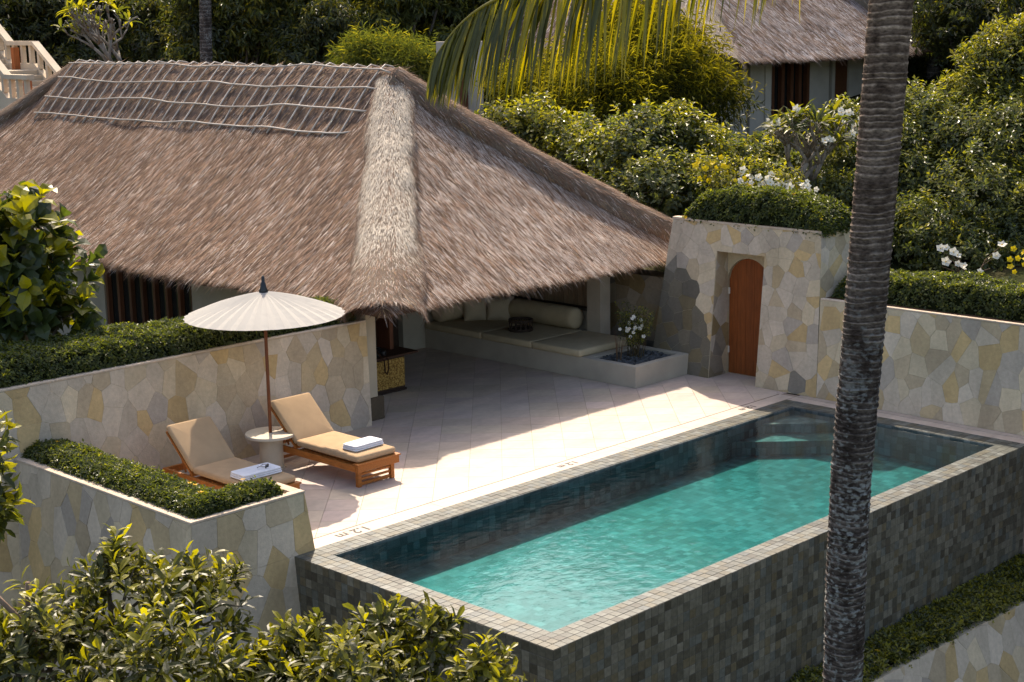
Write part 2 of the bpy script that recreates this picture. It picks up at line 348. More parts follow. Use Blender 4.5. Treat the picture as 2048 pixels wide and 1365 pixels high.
R3 = [[(-6.2, 0), (-4.72, 0), (-4.86, 2.69), (-6.2, 2.69)], [(-8.98, 0), (-7.41, 0), (-7.41, 2.69), (-8.7, 2.69)], [(-8.7, 2.69), (-4.86, 2.69), (-4.9, 3.265), (-8.62, 3.265)]]
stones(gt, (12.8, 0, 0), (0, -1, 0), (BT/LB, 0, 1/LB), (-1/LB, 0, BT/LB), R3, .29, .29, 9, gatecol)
stones(gt, (0, 7.41, 0), (1, 0, 0), (0, 0, 1), (0, -1, 0), [[(12.82, 0), (13.5, 0), (13.5, 2.67), (13.08, 2.67)]], .33, .33, 10, lambda s, t, c, r: c*(.45 if t < 1.7 and r.random() < .85 else .9))  # doorway shade put into the colour of the lower reveal stones
stones(gt, (0, 4.72, 0), (1, 0, 0), (0, .052, .9986), (0, -.9986, .052), [[(13.0, 1.96), (14.4, 1.96), (14.4, 3.25), (13.13, 3.25)]], .33, .33, 12)
# door surround panel with arch + door
yc, rad, zs = 6.86, .545, 1.98
outer = [(yc+rad+.0, 0)]; arc = [(yc+rad*math.cos(a), zs+rad*math.sin(a)) for a in np.linspace(0, math.pi, 19)]
m = MB(); F = []
Vv = []
for x in (13.44, 13.53):
    Vv += [(x, 7.40, 0), (x, 7.40, 2.675), (x, 6.21, 2.675), (x, 6.21, 0)]+[(x, yc+rad, 0)]+[(x, a, b) for a, b in arc]+[(x, yc-rad, 0)]
k = len(Vv)//2
# front face strips
F.append((0, 4, 5, 1)); 
for i in range(5, 5+18):
    F.append((1 if i < 14 else 2, i, i+1))
F.append((1, 14, 2)); F.append((2, 23, 24, 3))
F2 = [tuple(k+i for i in f[::-1]) for f in F]
side = [(i, k+i, k+i+1, i+1) for i in range(4, 24)]
m.add(Vv, F+F2+side, (.44, .37, .25)); m.build('arched_surround', MT['stone'], gt)
dr = MB(); yd = [yc+rad-.012-i*(2*(rad-.012))/5 for i in range(6)]
doorp = link(bpy.data.objects.new('door', None), gt)
for i in range(5):
    a, b = yd[i]-.0025, yd[i+1]+.0025; P = []
    for y in np.linspace(a, b, 5):
        P.append((y, zs+math.sqrt(max(0, (rad-.012)**2-(y-yc)**2))))
    Vv = [(13.50, a, .015)]+[(13.50, y, z) for y, z in P]+[(13.50, b, .015)]; k = len(Vv); Vv += [(13.54, v[1], v[2]) for v in Vv]
    F = [tuple(range(k)), tuple(range(2*k-1, k-1, -1))]+[(j, (j+1) % k, k+(j+1) % k, k+j) for j in range(k)]
    mobj('plank', Vv, F, MT['wood'], doorp, np.array((.21, .056, .012))*random.uniform(.92, 1.08))
for z in (.45, 1.72):
    m = MB(); m.box((13.475, 7.375, z), (13.50, 7.40, z+.14), (.6, .58, .52), .004); m.build('hinge', MT['metal'], doorp)
m = MB(); m.box((13.12, 4.95, 3.251), (14.38, 8.62, 3.30), (.11, .06, .035)); m.build('soil', MT['soil'], gt)
m = MB(); m.box((13.115, 8.15, 3.252), (13.3, 8.63, 3.31), COPE, .006); m.box((13.105, 4.89, 3.252), (13.119, 8.148, 3.296), np.array(COPE)*.9); m.build('coping', MT['stone'], gt)
wr = thing('stone_planter_wall', 'pale stone garden wall along the far right end of the pool', 'wall')
m = MB(); m.hexa([(12.8, -4, -3.6), (14.4, -4, -3.6), (14.4, 4.70, -3.6), (12.8, 4.70, -3.6), (12.8, -4, 0), (14.4, -4, 0), (14.4, 4.70, 0), (12.8, 4.70, 0)], MORT)
m.hexa([(12.8, -4, .001), (14.4, -4, .001), (14.4, 4.719, .001), (12.8, 4.719, .001), (12.995, -4, 1.95), (14.4, -4, 1.95), (14.4, 4.80, 1.95), (12.995, 4.80, 1.95)], MORT); m.build('core', MT['stone'], wr)
stones(wr, (12.8, 0, 0), (0, -1, 0), (BT/LB, 0, 1/LB), (-1/LB, 0, BT/LB), [[(-4.718, 0), (.9, 0), (.9, 1.96), (-4.80, 1.96)]], .29, .39, 21)
m = MB()
for i in range(6): a = -4+i*1.466; m.box((12.985, a+.002, 1.952), (13.08, a+1.463, 1.985), np.array(COPE)*random.uniform(.85, 1.08), .006)
m.build('coping', MT['stone'], wr)
m = MB(); m.box((13.08, -4, 1.90), (14.4, 4.79, 1.97), (.13, .075, .045)); m.build('soil', MT['soil'], wr)
wk = thing('stone_link_wall', 'shaded dark stone wall between the pavilion post and the gate block', 'wall')
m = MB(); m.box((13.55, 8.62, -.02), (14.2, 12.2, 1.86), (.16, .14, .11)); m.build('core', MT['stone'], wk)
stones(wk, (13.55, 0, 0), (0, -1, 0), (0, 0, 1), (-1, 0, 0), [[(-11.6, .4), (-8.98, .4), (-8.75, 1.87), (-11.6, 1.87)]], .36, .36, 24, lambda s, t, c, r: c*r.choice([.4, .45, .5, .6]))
# lower trough wall in the right foreground
wt = thing('stone_trough_wall', 'sloping stone trough wall at the bottom right below the pool', 'wall')
m = MB(); m.hexa([(3.5, -1.1, -4.4), (16, -1.55, -4.4), (16, -.9, -4.4), (3.5, -.9, -4.4), (3.5, -.66, -2.2), (16, -1.15, -2.2), (16, -1.0, -2.2), (3.5, -.51, -2.2)], MORT); m.build('core', MT['stone'], wt)
Sx = np.array([12.5, -.49, 0]); Sx /= np.linalg.norm(Sx); Tz = np.array([0, .30, 1.0]); Tz -= Sx*(Tz@Sx); Tz /= np.linalg.norm(Tz); Nn = np.cross(Sx, Tz)
O3 = np.array([3.5, -.66, -2.2])
m = MB(); A = lambda s, t, d=0: tuple(O3+Sx*s+Tz*t+Nn*d)
m.hexa([A(0, -2.2, -.3), A(12.4, -2.2, -.3), A(12.4, 0, -.3), A(0, 0, -.3), A(0, -2.2, .004), A(12.4, -2.2, .004), A(12.4, 0, .004), A(0, 0, .004)], MORT); m.build('facing', MT['stone'], wt)
stones(wt, O3+Nn*.004, Sx, Tz, Nn, [[(.8, -1.9), (8.6, -1.9), (8.6, 0), (.8, 0)]], .36, .44, 31)
m = MB(); m.hexa([(3.5, -.508, -2.6), (15, -.96, -2.6), (15, -.006, -2.6), (3.5, -.006, -2.6), (3.5, -.508, -2.26), (15, -.96, -2.26), (15, -.006, -2.26), (3.5, -.006, -2.26)], (.09, .06, .035)); m.build('soil', MT['soil'], wt)

# ------------------------------------------------------------------ pool
PL, PWD, CP = 12.31, 5.09, .40; DEP = -.62
pool = thing('swimming_pool', 'raised rectangular swimming pool clad in grey mosaic tiles', 'pool')
GROUT = (.05, .048, .043)
m = MB()
m.box((0, 0, -3.6), (PL, CP, -.002), GROUT); m.box((0, PWD-CP, -3.6), (PL, PWD, -.002), GROUT); m.box((0, CP, -3.6), (CP, PWD-CP, -.002), GROUT); m.box((PL-CP, CP, -3.6), (PL, PWD-CP, -.002), GROUT)
m.build('shell', MT['tile'], pool)
m = MB(); LG = (.075, .06, .043)
m.box((.001, .001, -.0019), (PL-.001, CP-.001, -.0004), LG); m.box((.001, PWD-CP+.001, -.0019), (PL-.001, PWD-.001, -.0004), LG); m.box((.001, CP, -.0019), (CP-.001, PWD-CP, -.0004), LG); m.box((PL-CP+.001, CP, -.0019), (PL-.001, PWD-CP, -.0004), LG); m.build('grout_bed', MT['stone'], pool)
m = MB(); e = .004
m.box((CP, CP, DEP-.2), (PL-CP, PWD-CP, DEP)); 
m.box((CP, PWD-CP-.02, DEP+.001), (PL-CP, PWD-CP-.0005, -.006)); m.box((CP, CP+.0005, DEP+.001), (PL-CP, CP+.02, -.006)); m.box((CP+.0005, CP+.021, DEP+.001), (CP+.02, PWD-CP-.021, -.006)); m.box((PL-CP-.02, CP+.021, DEP+.001), (PL-CP-.0005, PWD-CP-.021, -.006))
m.build('basin_lining', MT['pool'], pool)
# corner steps cut across the far corner
for r_, z_ in ((1.8, -.34), (1.02, -.15)):
    cx0, cy0 = PL-CP-.021, PWD-CP-.021; top = [(cx0, cy0, z_), (cx0-r_, cy0, z_), (cx0, cy0-r_, z_)]; bot = [(x, y, DEP+.002) for x, y, z in top]
    mobj('corner_step', top+bot, [(0, 1, 2), (5, 4, 3), (0, 3, 4, 1), (1, 4, 5, 2), (2, 5, 3, 0)], MT['pool'], pool)
m = MB(); m.box((CP+.01, CP+.01, DEP-.1), (PL-CP-.01, PWD-CP-.01, -.035)); wat = m.build('pool_water', MT['water']); tag(wat, kind='structure')
# mosaic tiles
TP = np.array([(.100, .102, .088), (.125, .124, .104), (.150, .150, .128), (.180, .174, .145), (.140, .122, .086), (.110, .122, .120), (.085, .078, .064), (.200, .197, .175), (.155, .134, .092)])
TP = TP*np.array((.93, 1.0, 1.02))*.62; TPF = np.array((1.22, 1.12, .95))*np.array([(.100, .096, .083), (.118, .113, .098), (.140, .134, .116), (.085, .081, .070), (.116, .10, .072), (.105, .113, .112), (.068, .062, .052), (.155, .149, .132)])
def tile_mesh(c, sx, sy, h):
    m = MB(); m.box((-sx/2, -sy/2, -.01), (sx/2, sy/2, h), c, .003); return arrmesh('tile', np.array(m.v), m.f, MT['tile'], np.array(m.c))
def tile_set(name, places, pal, s=.1, far='far_tiles'):
    """places: (centre, rotation matrix); 300 nearest become parts, the rest one joined part"""
    meshes = [tile_mesh(c*f, s-.0035, s-.0035, h) for c in pal for f, h in ((1, .003), (.9, .0045), (1.1, .002))]
    P = np.array([p[0] for p in places]); order = np.argsort(np.linalg.norm(P-CAM, axis=1))
    VV = []; FFc = []; CC = []; nn = 0
    for q_, i in enumerate(order):
        c, Rm = places[i]; me = random.choice(meshes)
        if q_ < 300:
            o = bpy.data.objects.new(name, me); o.matrix_world = Matrix.Translation(c) @ Rm.to_4x4(); link(o, pool)
        else:
            v = np.empty(len(me.vertices)*3, np.float32); me.vertices.foreach_get('co', v); v = v.reshape(-1, 3) @ np.array(Rm.to_3x3()).T+np.array(c)
            a = np.empty(len(me.vertices)*4, np.float32); me.attributes['col'].data.foreach_get('color', a)
            VV.append(v[4:]); CC.append(a.reshape(-1, 4)[4:, :3])
            k = 12*(q_-300); FFc.append(k)
    if VV:
        b = np.array(FFc)[:, None, None]; f = [(8, 9, 10, 11)]
        for kk in range(2):
            for i in range(4): f.append((4*kk+i, 4*kk+(i+1) % 4, 4*kk+4+(i+1) % 4, 4*kk+4+i))
        Fa = (b+np.array(f)[None]).reshape(-1, 4)
        tag(mobj(far, np.concatenate(VV), Fa, MT['tile'], pool, np.concatenate(CC)), kind='stuff')
I3 = Matrix.Identity(3)
pl_ = []
for i in range(92):
    for j in range(38):
        if 3 <= i < 89 and 3 <= j < 35: continue
        pl_.append(((.0669+i*.1338, .067+j*.13395, 0), I3))
tile_set('coping_tile', pl_, TP, .1337, 'far_coping_tiles')
pl_ = []
RY = Matrix(((1, 0, 0), (0, 0, -1), (0, 1, 0)))     # tile normal -> -Y
RX = Matrix(((0, 0, -1), (-1, 0, 0), (0, 1, 0)))    # tile normal -> -X
for i in range(92):
    for j in range(18): pl_.append(((.0669+i*.1338, 0, -.0685-j*.1336), RY))
for i in range(38):
    for j in range(18): pl_.append(((0, .067+i*.13395, -.0685-j*.1336), RX))
tile_set('face_tile', pl_, TPF, .1335, 'far_face_tiles')

# ------------------------------------------------------------------ terrace
ter = tag(bpy.data.objects.new('terrace', None), kind='structure'); link(ter)
TC = np.array((.54, .435, .36)); JC = np.array((.36, .27, .21))
m = MB(); m.box((-.7, PWD+.001, -3.5), (12.78, 9.9, -.014), JC); m.box((5.5, 9.901, -.6), (14.2, 15.0, -.014), JC); m.box((PL+.001, -3.9, -3.5), (12.78, PWD, -.0145), JC); m.box((12.781, 6.2, -.3), (13.6, 7.41, -.0145), JC); m.build('slab', MT['stone'], ter)
rects = [(-.69, 12.6, 5.475, 9.9), (5.5, 14.2, 9.9, 15.0), (12.6, 13.52, 5.42, 9.0)]
deck = []
d = .56; ca = math.sqrt(.5)
for i in range(-40, 50):
    for j in range(-40, 50):
        c = np.array([6+(i-j)*d*ca, 8+(i+j)*d*ca]); hh = d*.7071-.004
        sq = [(c[0], c[1]-hh), (c[0]+hh, c[1]), (c[0], c[1]+hh), (c[0]-hh, c[1])]
        for R_ in rects:
            x0, x1, y0, y1 = R_; p = clip_convex(sq, [(x0, y0), (x1, y0), (x1, y1), (x0, y1)])
            if len(p) >= 3 and area(p) > .003: deck.append((p, c))
cnt = 0; far = MB()
deck.sort(key=lambda t: -area(t[0])/np.linalg.norm(np.append(t[1], 0)-CAM)**2*(1 if t[1][0] < 11 or t[1][1] < 8 else .05))
for p, c in deck:
    if c[0] > 11.6 and c[1] > 9.0: continue
    col = TC*random.uniform(.90, 1.05)*np.array([1, random.uniform(.96, 1.01), random.uniform(.92, 1.02)]); k = len(p)
    Vv = [(x, y, -.012) for x, y in p]+[(x, y, random.uniform(-.0005, .0005)) for x, y in p]
    F = [tuple(range(k, 2*k))]+[(i, (i+1) % k, k+(i+1) % k, k+i) for i in range(k)]
    cnt += 1
    if cnt <= 280: mobj('floor_tile', Vv, F, MT['travertine'], ter, col)
    else: far.add(Vv, F, col)
if far.v: tag(far.build('far_floor_tiles', MT['travertine'], ter), kind='stuff')
x = -.6
while x < 12.55:
    L_ = min(.9, 12.6-x); m = MB(); m.box((x+.003, PWD+.006, -.012), (x+L_-.003, 5.447, .001), TC*random.uniform(.94, 1.03)); m.build('border_tile', MT['travertine'], ter); x += L_
y = -3.8
while y < 5.0:
    L_ = .9; m = MB(); m.box((PL+.006, y+.003, -.012), (12.60, min(y+L_, 5.08)-.003, .001), TC*random.uniform(.92, 1.03)); m.box((12.625, y+.003, -.012), (12.79, min(y+L_, 5.08)-.003, .0015), TC*random.uniform(.85, .95)); m.build('border_tile', MT['travertine'], ter); y += L_
m = MB(); m.box((-.69, 5.4475, -.03), (12.6, 5.4745, -.0012), (.05, .03, .02)); m.build('drain_slot', MT['plain'], ter)
def marking(x, y, txt, size):
    cu = bpy.data.curves.new('t', 'FONT'); cu.body = txt; cu.size = size; cu.align_x = 'CENTER'; cu.align_y = 'CENTER'; cu.extrude = .001; cu.offset = .006
    o = bpy.data.objects.new('t', cu); COL.objects.link(o); dg = bpy.context.evaluated_depsgraph_get(); me = bpy.data.meshes.new_from_object(o.evaluated_get(dg)); bpy.data.objects.remove(o)
    me.materials.clear(); me.materials.append(MT['plain']); a = me.attributes.new('col', 'FLOAT_COLOR', 'POINT'); a.data.foreach_set('color', np.tile(np.array([.045, .04, .036, 1], np.float32), len(me.vertices)))
    q = link(bpy.data.objects.new('depth_marking', me), ter); q.location = (x, y, .003); q.rotation_euler = (0, 0, math.pi)
marking(1.27, 5.27, '1.2 m', .27); marking(6.05, 5.27, '1.2 m', .2); marking(11.25, 5.27, '1.2 m', .2)

# ------------------------------------------------------------------ thatch
def blades(name, P, D, N, L, Wd, col, mat, parent, lift=.06):
    """thin straw blades: points P lying along D on a surface with normal N"""
    n = len(P); D = D/np.linalg.norm(D, axis=1)[:, None]; S = np.cross(D, N); S /= np.linalg.norm(S, axis=1)[:, None]+1e-9
    L = np.broadcast_to(L, (n,))[:, None]; Wd = np.broadcast_to(Wd, (n,))[:, None]; lf = lift*rng.random((n, 1))
    a = P-S*Wd/2-N*.005; b = P+S*Wd/2-N*.005; t = P+D*L+N*lf*L*2+S*rng.normal(0, .04, (n, 1))*L
    V = np.stack([a, b, t], 1).reshape(-1, 3); F = np.arange(3*n).reshape(n, 3)
    return tag(mobj(name, V, F, mat, parent, np.repeat(col, 3, 0)), kind='stuff')
class Roof:
    def __init__(s, x0, x1, y0, y1, rx, ry, ze, h, amp=.05):
        s.x0, s.x1, s.y0, s.y1, s.rx, s.ry, s.ze, s.h, s.amp = x0, x1, y0, y1, rx, ry, ze, h, amp
    def t(s, x, y): return np.minimum(np.minimum((x-s.x0)/s.rx, (s.x1-x)/s.rx), np.minimum((y-s.y0)/s.ry, (s.y1-y)/s.ry))
    def z(s, x, y):
        t = np.clip(s.t(x, y), -.05, 1); return s.ze+s.h*(.84*t+.16*t*t)+s.amp*(fbm(x*.8, y*.8)-.5)*2
    def n(s, x, y):
        e = .05; dx = (s.z(x+e, y)-s.z(x-e, y))/(2*e); dy = (s.z(x, y+e)-s.z(x, y-e))/(2*e); N = np.stack([-dx, -dy, np.ones_like(x)], -1); return N/np.linalg.norm(N, axis=-1)[:, None]
def face_pts(R, face, n):
    """random points on one roof face: 'W' (towards -X) or 'S' (towards -Y)"""
    out = []
    while sum(len(a) for a in out) < n:
        u = rng.random(n); v = rng.random(n)
        if face == 'W': x = R.x0+u*R.rx; y = R.y0+v*(R.y1-R.y0); ok = ((y-R.y0)/R.ry > u) & ((R.y1-y)/R.ry > u)
        else: y = R.y0+u*R.ry; x = R.x0+v*(R.x1-R.x0); ok = ((x-R.x0)/R.rx > u) & ((R.x1-x)/R.rx > u)
        out.append(np.stack([x[ok], y[ok]], 1))
    return np.concatenate(out)[:n]
S_DARK = np.array((.105, .060, .040)); S_MID = np.array((.36, .215, .142)); S_LIGHT = np.array((.64, .53, .455)); S_GOLD = np.array((.48, .32, .15))
def straw_col(n, tone, light=.1, gold=.03):
    k = np.clip(tone+rng.normal(0, .30, n), 0, 1.15)[:, None]; c = S_DARK*(1-k)+S_MID*k*1.15
    m_ = rng.random(n) < light; c[m_] = S_LIGHT*rng.uniform(.7, 1.15, (m_.sum(), 1)); g_ = rng.random(n) < gold; c[g_] = S_GOLD*rng.uniform(.7, 1.2, (g_.sum(), 1)); return c
def roof_mesh(R, parent, name='roof', step=.3, thick=.2):
    xs = np.linspace(R.x0, R.x1, int((R.x1-R.x0)/step)+1); ys = np.linspace(R.y0, R.y1, int((R.y1-R.y0)/step)+1)
    X, Y = np.meshgrid(xs, ys, indexing='ij'); Z = R.z(X, Y); ny = len(ys); top = np.stack([X, Y, Z], -1).reshape(-1, 3)
    bot = top.copy(); bot[:, 2] -= thick; i, j = np.meshgrid(np.arange(len(xs)-1), np.arange(ny-1), indexing='ij'); q = (i*ny+j).ravel(); F = np.stack([q, q+ny, q+ny+1, q+1], 1); n = len(top)
    F2 = (F+n)[:, ::-1]
    ed = [k*ny for k in range(len(xs))]+[(len(xs)-1)*ny+k for k in range(1, ny)]+[k*ny+ny-1 for k in range(len(xs)-2, -1, -1)]+[k for k in range(ny-2, 0, -1)]
    F3 = np.array([(ed[k], ed[(k+1) % len(ed)], ed[(k+1) % len(ed)]+n, ed[k]+n) for k in range(len(ed))])[:, ::-1]
    return mobj(name, np.concatenate([top, bot]), np.concatenate([F, F2, F3]), MT['thatch'], parent, np.array((.13, .088, .066)), True)
def thatch(R, parent, nW, nS, L=(.22, .5), wd=.018, fr=170, light=.12, tone0=.45, tint=(1, 1, 1)):
    for face, n in (('W', nW), ('S', nS)):
        P2 = face_pts(R, face, n); x, y = P2[:, 0], P2[:, 1]; z = R.z(x, y); N = R.n(x, y); P = np.stack([x, y, z], 1)
        D = np.zeros((n, 3)); D[:, 0 if face == 'W' else 1] = -1; D -= N*np.sum(D*N, 1)[:, None]; D /= np.linalg.norm(D, axis=1)[:, None]
        lat = np.cross(N, D); a, b = (y, x) if face == 'W' else (x, y)
        ang = .10+.0*a; D = D+lat*(rng.normal(0, .11, n))[:, None]
        big = fbm(a*.55, b*.4+3); st = .5*vnoise(a*7, b*1.6)+.5*vnoise(a*15+4, b*2.6+9); fine = vnoise(a*31, b*5)
        tone = tone0+.45*(big-.5)+.45*(st-.5)+.5*(fine-.5); c = straw_col(n, tone, light=.06)
        lt = rng.random(n) < light*(3.2 if face == 'S' else 1.2)*np.clip((st-.42)*2.6, 0, 1)*np.clip(big*1.6, .3, 1.4); c[lt] = S_LIGHT*rng.uniform(.75, 1.15, (lt.sum(), 1))
        blades('straw', P, D, N, rng.uniform(L[0], L[1], n), rng.uniform(.7, 1.4, n)*wd, c*np.array(tint), MT['straw'], parent, .05)
        k_ = n//9; sel = rng.choice(n, k_, replace=False); lp = rng.random(k_) < (.50 if face == 'S' else .17)*(.4+1.2*big[sel]); cc = np.where(lp[:, None], S_LIGHT*rng.uniform(.7, 1.1, (k_, 1)), np.where(rng.random((k_, 1)) < .5, S_DARK*rng.uniform(.7, 1.3, (k_, 1)), S_MID*rng.uniform(.8, 1.15, (k_, 1))))
        blades('straw_bundles', P[sel]+N[sel]*.012, D[sel]+lat[sel]*rng.normal(0, .06, (k_, 1)), N[sel], rng.uniform(L[0]*1.1, L[1]*1.15, k_), wd*rng.uniform(1.3, 2.2, k_), cc*np.array(tint), MT['straw'], parent, .03)
    # fringe hanging over the two eaves, clumped
    for face, a0, a1 in (('W', R.y0, R.y1), ('S', R.x0, R.x1)):
        n = int((a1-a0)*fr); s = rng.uniform(a0, a1, n); o = rng.uniform(-.02, .22, n)
        x, y = (R.x0+o, s) if face == 'W' else (s, R.y0+o); tt = np.maximum(R.t(x, y), 0); z = R.z(x, y)-rng.uniform(0, .2, n)*(o < .06)
        D = np.zeros((n, 3)); D[:, 0 if face == 'W' else 1] = -.75; D[:, 2] = -.75; D += rng.normal(0, .16, (n, 3)); N = np.zeros((n, 3)); N[:, 0 if face == 'W' else 1] = -.7; N[:, 2] = .7
        Ln = rng.uniform(.10, .34, n)*(.45+1.1*vnoise(s*3.7, s*0)*vnoise(s*9.1, s*0+4)**.5); c = straw_col(n, .42+.5*(vnoise(s*6, o)-.5), .12, .05)
        blades('eave_fringe', np.stack([x, y, z], 1), D, N, Ln, wd*1.15, c, MT['straw'], parent, .02)
def roll(parent, R, p0, p1, r0, r1, n, light=.5, name='hip_cap', base=(.3, .24, .18), rise=.1, side=None, flat=.75, Lb=(.12, .28)):
    """rolled thatch cap along a hip or ridge, from p0 (top) to p1 (bottom)"""
    p0 = np.array(p0, float); p1 = np.array(p1, float); ax = p1-p0; ln = np.linalg.norm(ax); ax /= ln
    lat = np.cross(ax, (0, 0, 1.)); lat /= np.linalg.norm(lat); up = np.cross(lat, ax)
    if up[2] < 0: up = -up
    def cen(s):
        x = p0[0]+(p1[0]-p0[0])*s; y = p0[1]+(p1[1]-p0[1])*s; z = R.z(x, y); return np.stack([x, y, z], -1)
    def surf(s, a):
        c = cen(s); r = r0+(r1-r0)*s; rr = (r*(.80+.42*fbm(s*ln*1.5, a*1.6+5)))[..., None]
        return c+up*(rise-.0)+rr*(lat*np.sin(a)[..., None]+up*flat*np.cos(a)[..., None])-up*(rr*.45)
    ss = np.linspace(0, 1, max(6, int(ln/.15))); aa = np.linspace(-1.9, 1.9, 17); SS, AA = np.meshgrid(ss, aa, indexing='ij'); V = surf(SS, AA).reshape(-1, 3); k = len(aa)
    i, j = np.meshgrid(np.arange(len(ss)-1), np.arange(k-1), indexing='ij'); q = (i*k+j).ravel()
    cap = mobj(name, V, np.stack([q, q+1, q+k+1, q+k], 1), MT['thatch'], parent, np.array(base), True)
    s = rng.random(n); a = rng.uniform(-1.75, 1.75, n); P = surf(s, a); e = .01; A = surf(s, a+e)-P; B = surf(np.minimum(s+e, 1.01), a)-P
    N = np.cross(A, B); N /= np.linalg.norm(N, axis=1)[:, None]+1e-9; N *= np.sign(N@up)[:, None]+(N@up == 0)[:, None]
    out = A/np.linalg.norm(A, axis=1)[:, None]*np.clip(a*1.3+rng.normal(0, .35, n), -1, 1)[:, None]; D = ax[None]*(1.0 if side is None else side)+out*(.06+.22*np.abs(a)[:, None]+.75*s[:, None]**6)+rng.normal(0, .13, (n, 3))
    return cap, P, D, N, s, a, Lb
def roll_straw(cap, P, D, N, s, a, Lb, n, tone, light, pale=None):
    c = straw_col(n, tone, light)
    if pale is not None:
        k = np.clip(pale, 0, 1)[:, None]; pc = np.array((.72, .63, .52))*rng.uniform(.65, 1.15, (n, 1)); mk = rng.random((n, 1)) < k; c = np.where(mk, pc, c)
    return blades('cap_straw', P, D, N, rng.uniform(*Lb, n), rng.uniform(.008, .0125, n), c, MT['straw'], cap, .05)

villa = thing('thatched_villa', 'long villa pavilion with a steep hipped thatch roof beside the pool', 'building', (0, 0, 0))
R1 = Roof(5.25, 14.8, 9.05, 32.3, 4.775, 5.0, 2.42, 4.02)
roof = roof_mesh(R1, villa); thatch(R1, roof, 150000, 95000, (.16, .38), .0125, 300, .2, .40)
# hip caps
cp, P, D, N, s, a, Lb = roll(roof, R1, (9.9, 13.9, 6.4), (5.30, 9.1, 2.4), .40, .74, 42000, base=(.24, .185, .14), rise=.05, flat=.5)
pal = (1-np.clip((np.abs(a)-.75)*1.6, 0, 1))*np.clip(1.0-.92*np.clip((s-.70)*6, 0, 1), .0, 1)*(.62+.7*vnoise(s*11, a*1.7)); roll_straw(cp, P, D, N, s, a, (.10, .26), 42000, .42, .15, pal)
cp, P, D, N, s, a, Lb = roll(roof, R1, (9.95, 13.9, 6.4), (14.75, 9.1, 2.4), .40, .5, 15000, base=(.19, .14, .105), rise=.10, flat=.8)
roll_straw(cp, P, D, N, s, a, Lb, 15000, .40, .08)
cp, P, D, N, s, a, Lb = roll(roof, R1, (10.0, 27.4, 6.4), (5.3, 32.2, 2.4), .40, .5, 5000, base=(.19, .14, .105), rise=.08, flat=.7)
roll_straw(cp, P, D, N, s, a, Lb, 5000, .35, .06)
# ridge cap: thick saddle with a drooping end
ys = np.linspace(13.45, 27.7, 70); aa = np.linspace(-1, 1, 25)
def ridge_surf(y, a):
    en = np.clip((14.1-y)/.7, 0, 1); en2 = np.clip((y-27.2)/.6, 0, 1)
    wdt = 1.42*(1-.45*en**2-.4*en2**2)
    x = 10.02+a*wdt; zz = 6.51-.06*en-.45*en**2.2-.35*en2**2+.035*(vnoise(y*.9, a*0)-.5)*2
    z = zz-1.20*wdt*(np.sqrt(a*a+.03)-math.sqrt(.03))-.00*a
    return np.stack([x, y+0*a, z+.03*(fbm(y*1.5, a*3)-.5)], -1)
YY, AA = np.meshgrid(ys, aa, indexing='ij'); V = ridge_surf(YY, AA).reshape(-1, 3); k = len(aa); i, j = np.meshgrid(np.arange(len(ys)-1), np.arange(k-1), indexing='ij'); q = (i*k+j).ravel()
rc = mobj('ridge_cap', V, np.stack([q, q+k, q+k+1, q+1], 1), MT['thatch'], roof, np.array((.15, .108, .088)), True)
n = 15000; yy = rng.uniform(13.45, 27.7, n); a = rng.uniform(-1, .5, n); P = ridge_surf(yy, a); e = .01
B = ridge_surf(yy, a-e)-P; A = ridge_surf(yy+e, a)-P; N = np.cross(B, A); N /= np.linalg.norm(N, axis=1)[:, None]; N *= np.sign(N[:, 2])[:, None]
blades('cap_straw', P, B*100*np.sign(-a+.0)[:, None]+rng.normal(0, .25, (n, 3))*1.0+np.array((0, 1, 0))*-.9*np.clip((14.1-yy)/.6, 0, 1)[:, None], N, rng.uniform(.2, .42, n), .018, straw_col(n, .36+.5*(vnoise(yy*4, a*3)-.5), .07), MT['straw'], rc, .04)
# bamboo lattice pinned over the ridge
RODC = np.array((.52, .46, .40))
def rod(pts, r, nm):
    V, F = tubeVF(pts, r, 6); mobj(nm, V, F, MT['plain'], roof, RODC*random.uniform(.8, 1.12), True)
for i, y in enumerate(np.linspace(14.15, 27.0, 27)):
    a_end = -1.0*random.uniform(.96, 1.09); a = np.linspace(.55, a_end, 12); yj = y+np.cumsum(np.random.default_rng(i).normal(0, .012, 12)); P = ridge_surf(yj, np.clip(a, -1, 1)); P[:, 2] += .055; P[:, 0] -= .015
    if a_end < -1: P[-1] += np.array((-.1, 0, -.09))
    rod(P, .02, 'lattice_rod')
for a0 in (-.99, -.72, -.44, -.15):
    y_ = 13.95
    while y_ < 27.1:
        y2 = min(y_+random.uniform(3.2, 5.5), 27.2); yy = np.linspace(y_-.15, y2, 14); P = ridge_surf(yy, a0+.02*np.sin(yy*.9+a0*9)+0*yy); P[:, 2] += .085; P[:, 0] -= .02; rod(P, .021, 'lattice_pole'); y_ = y2
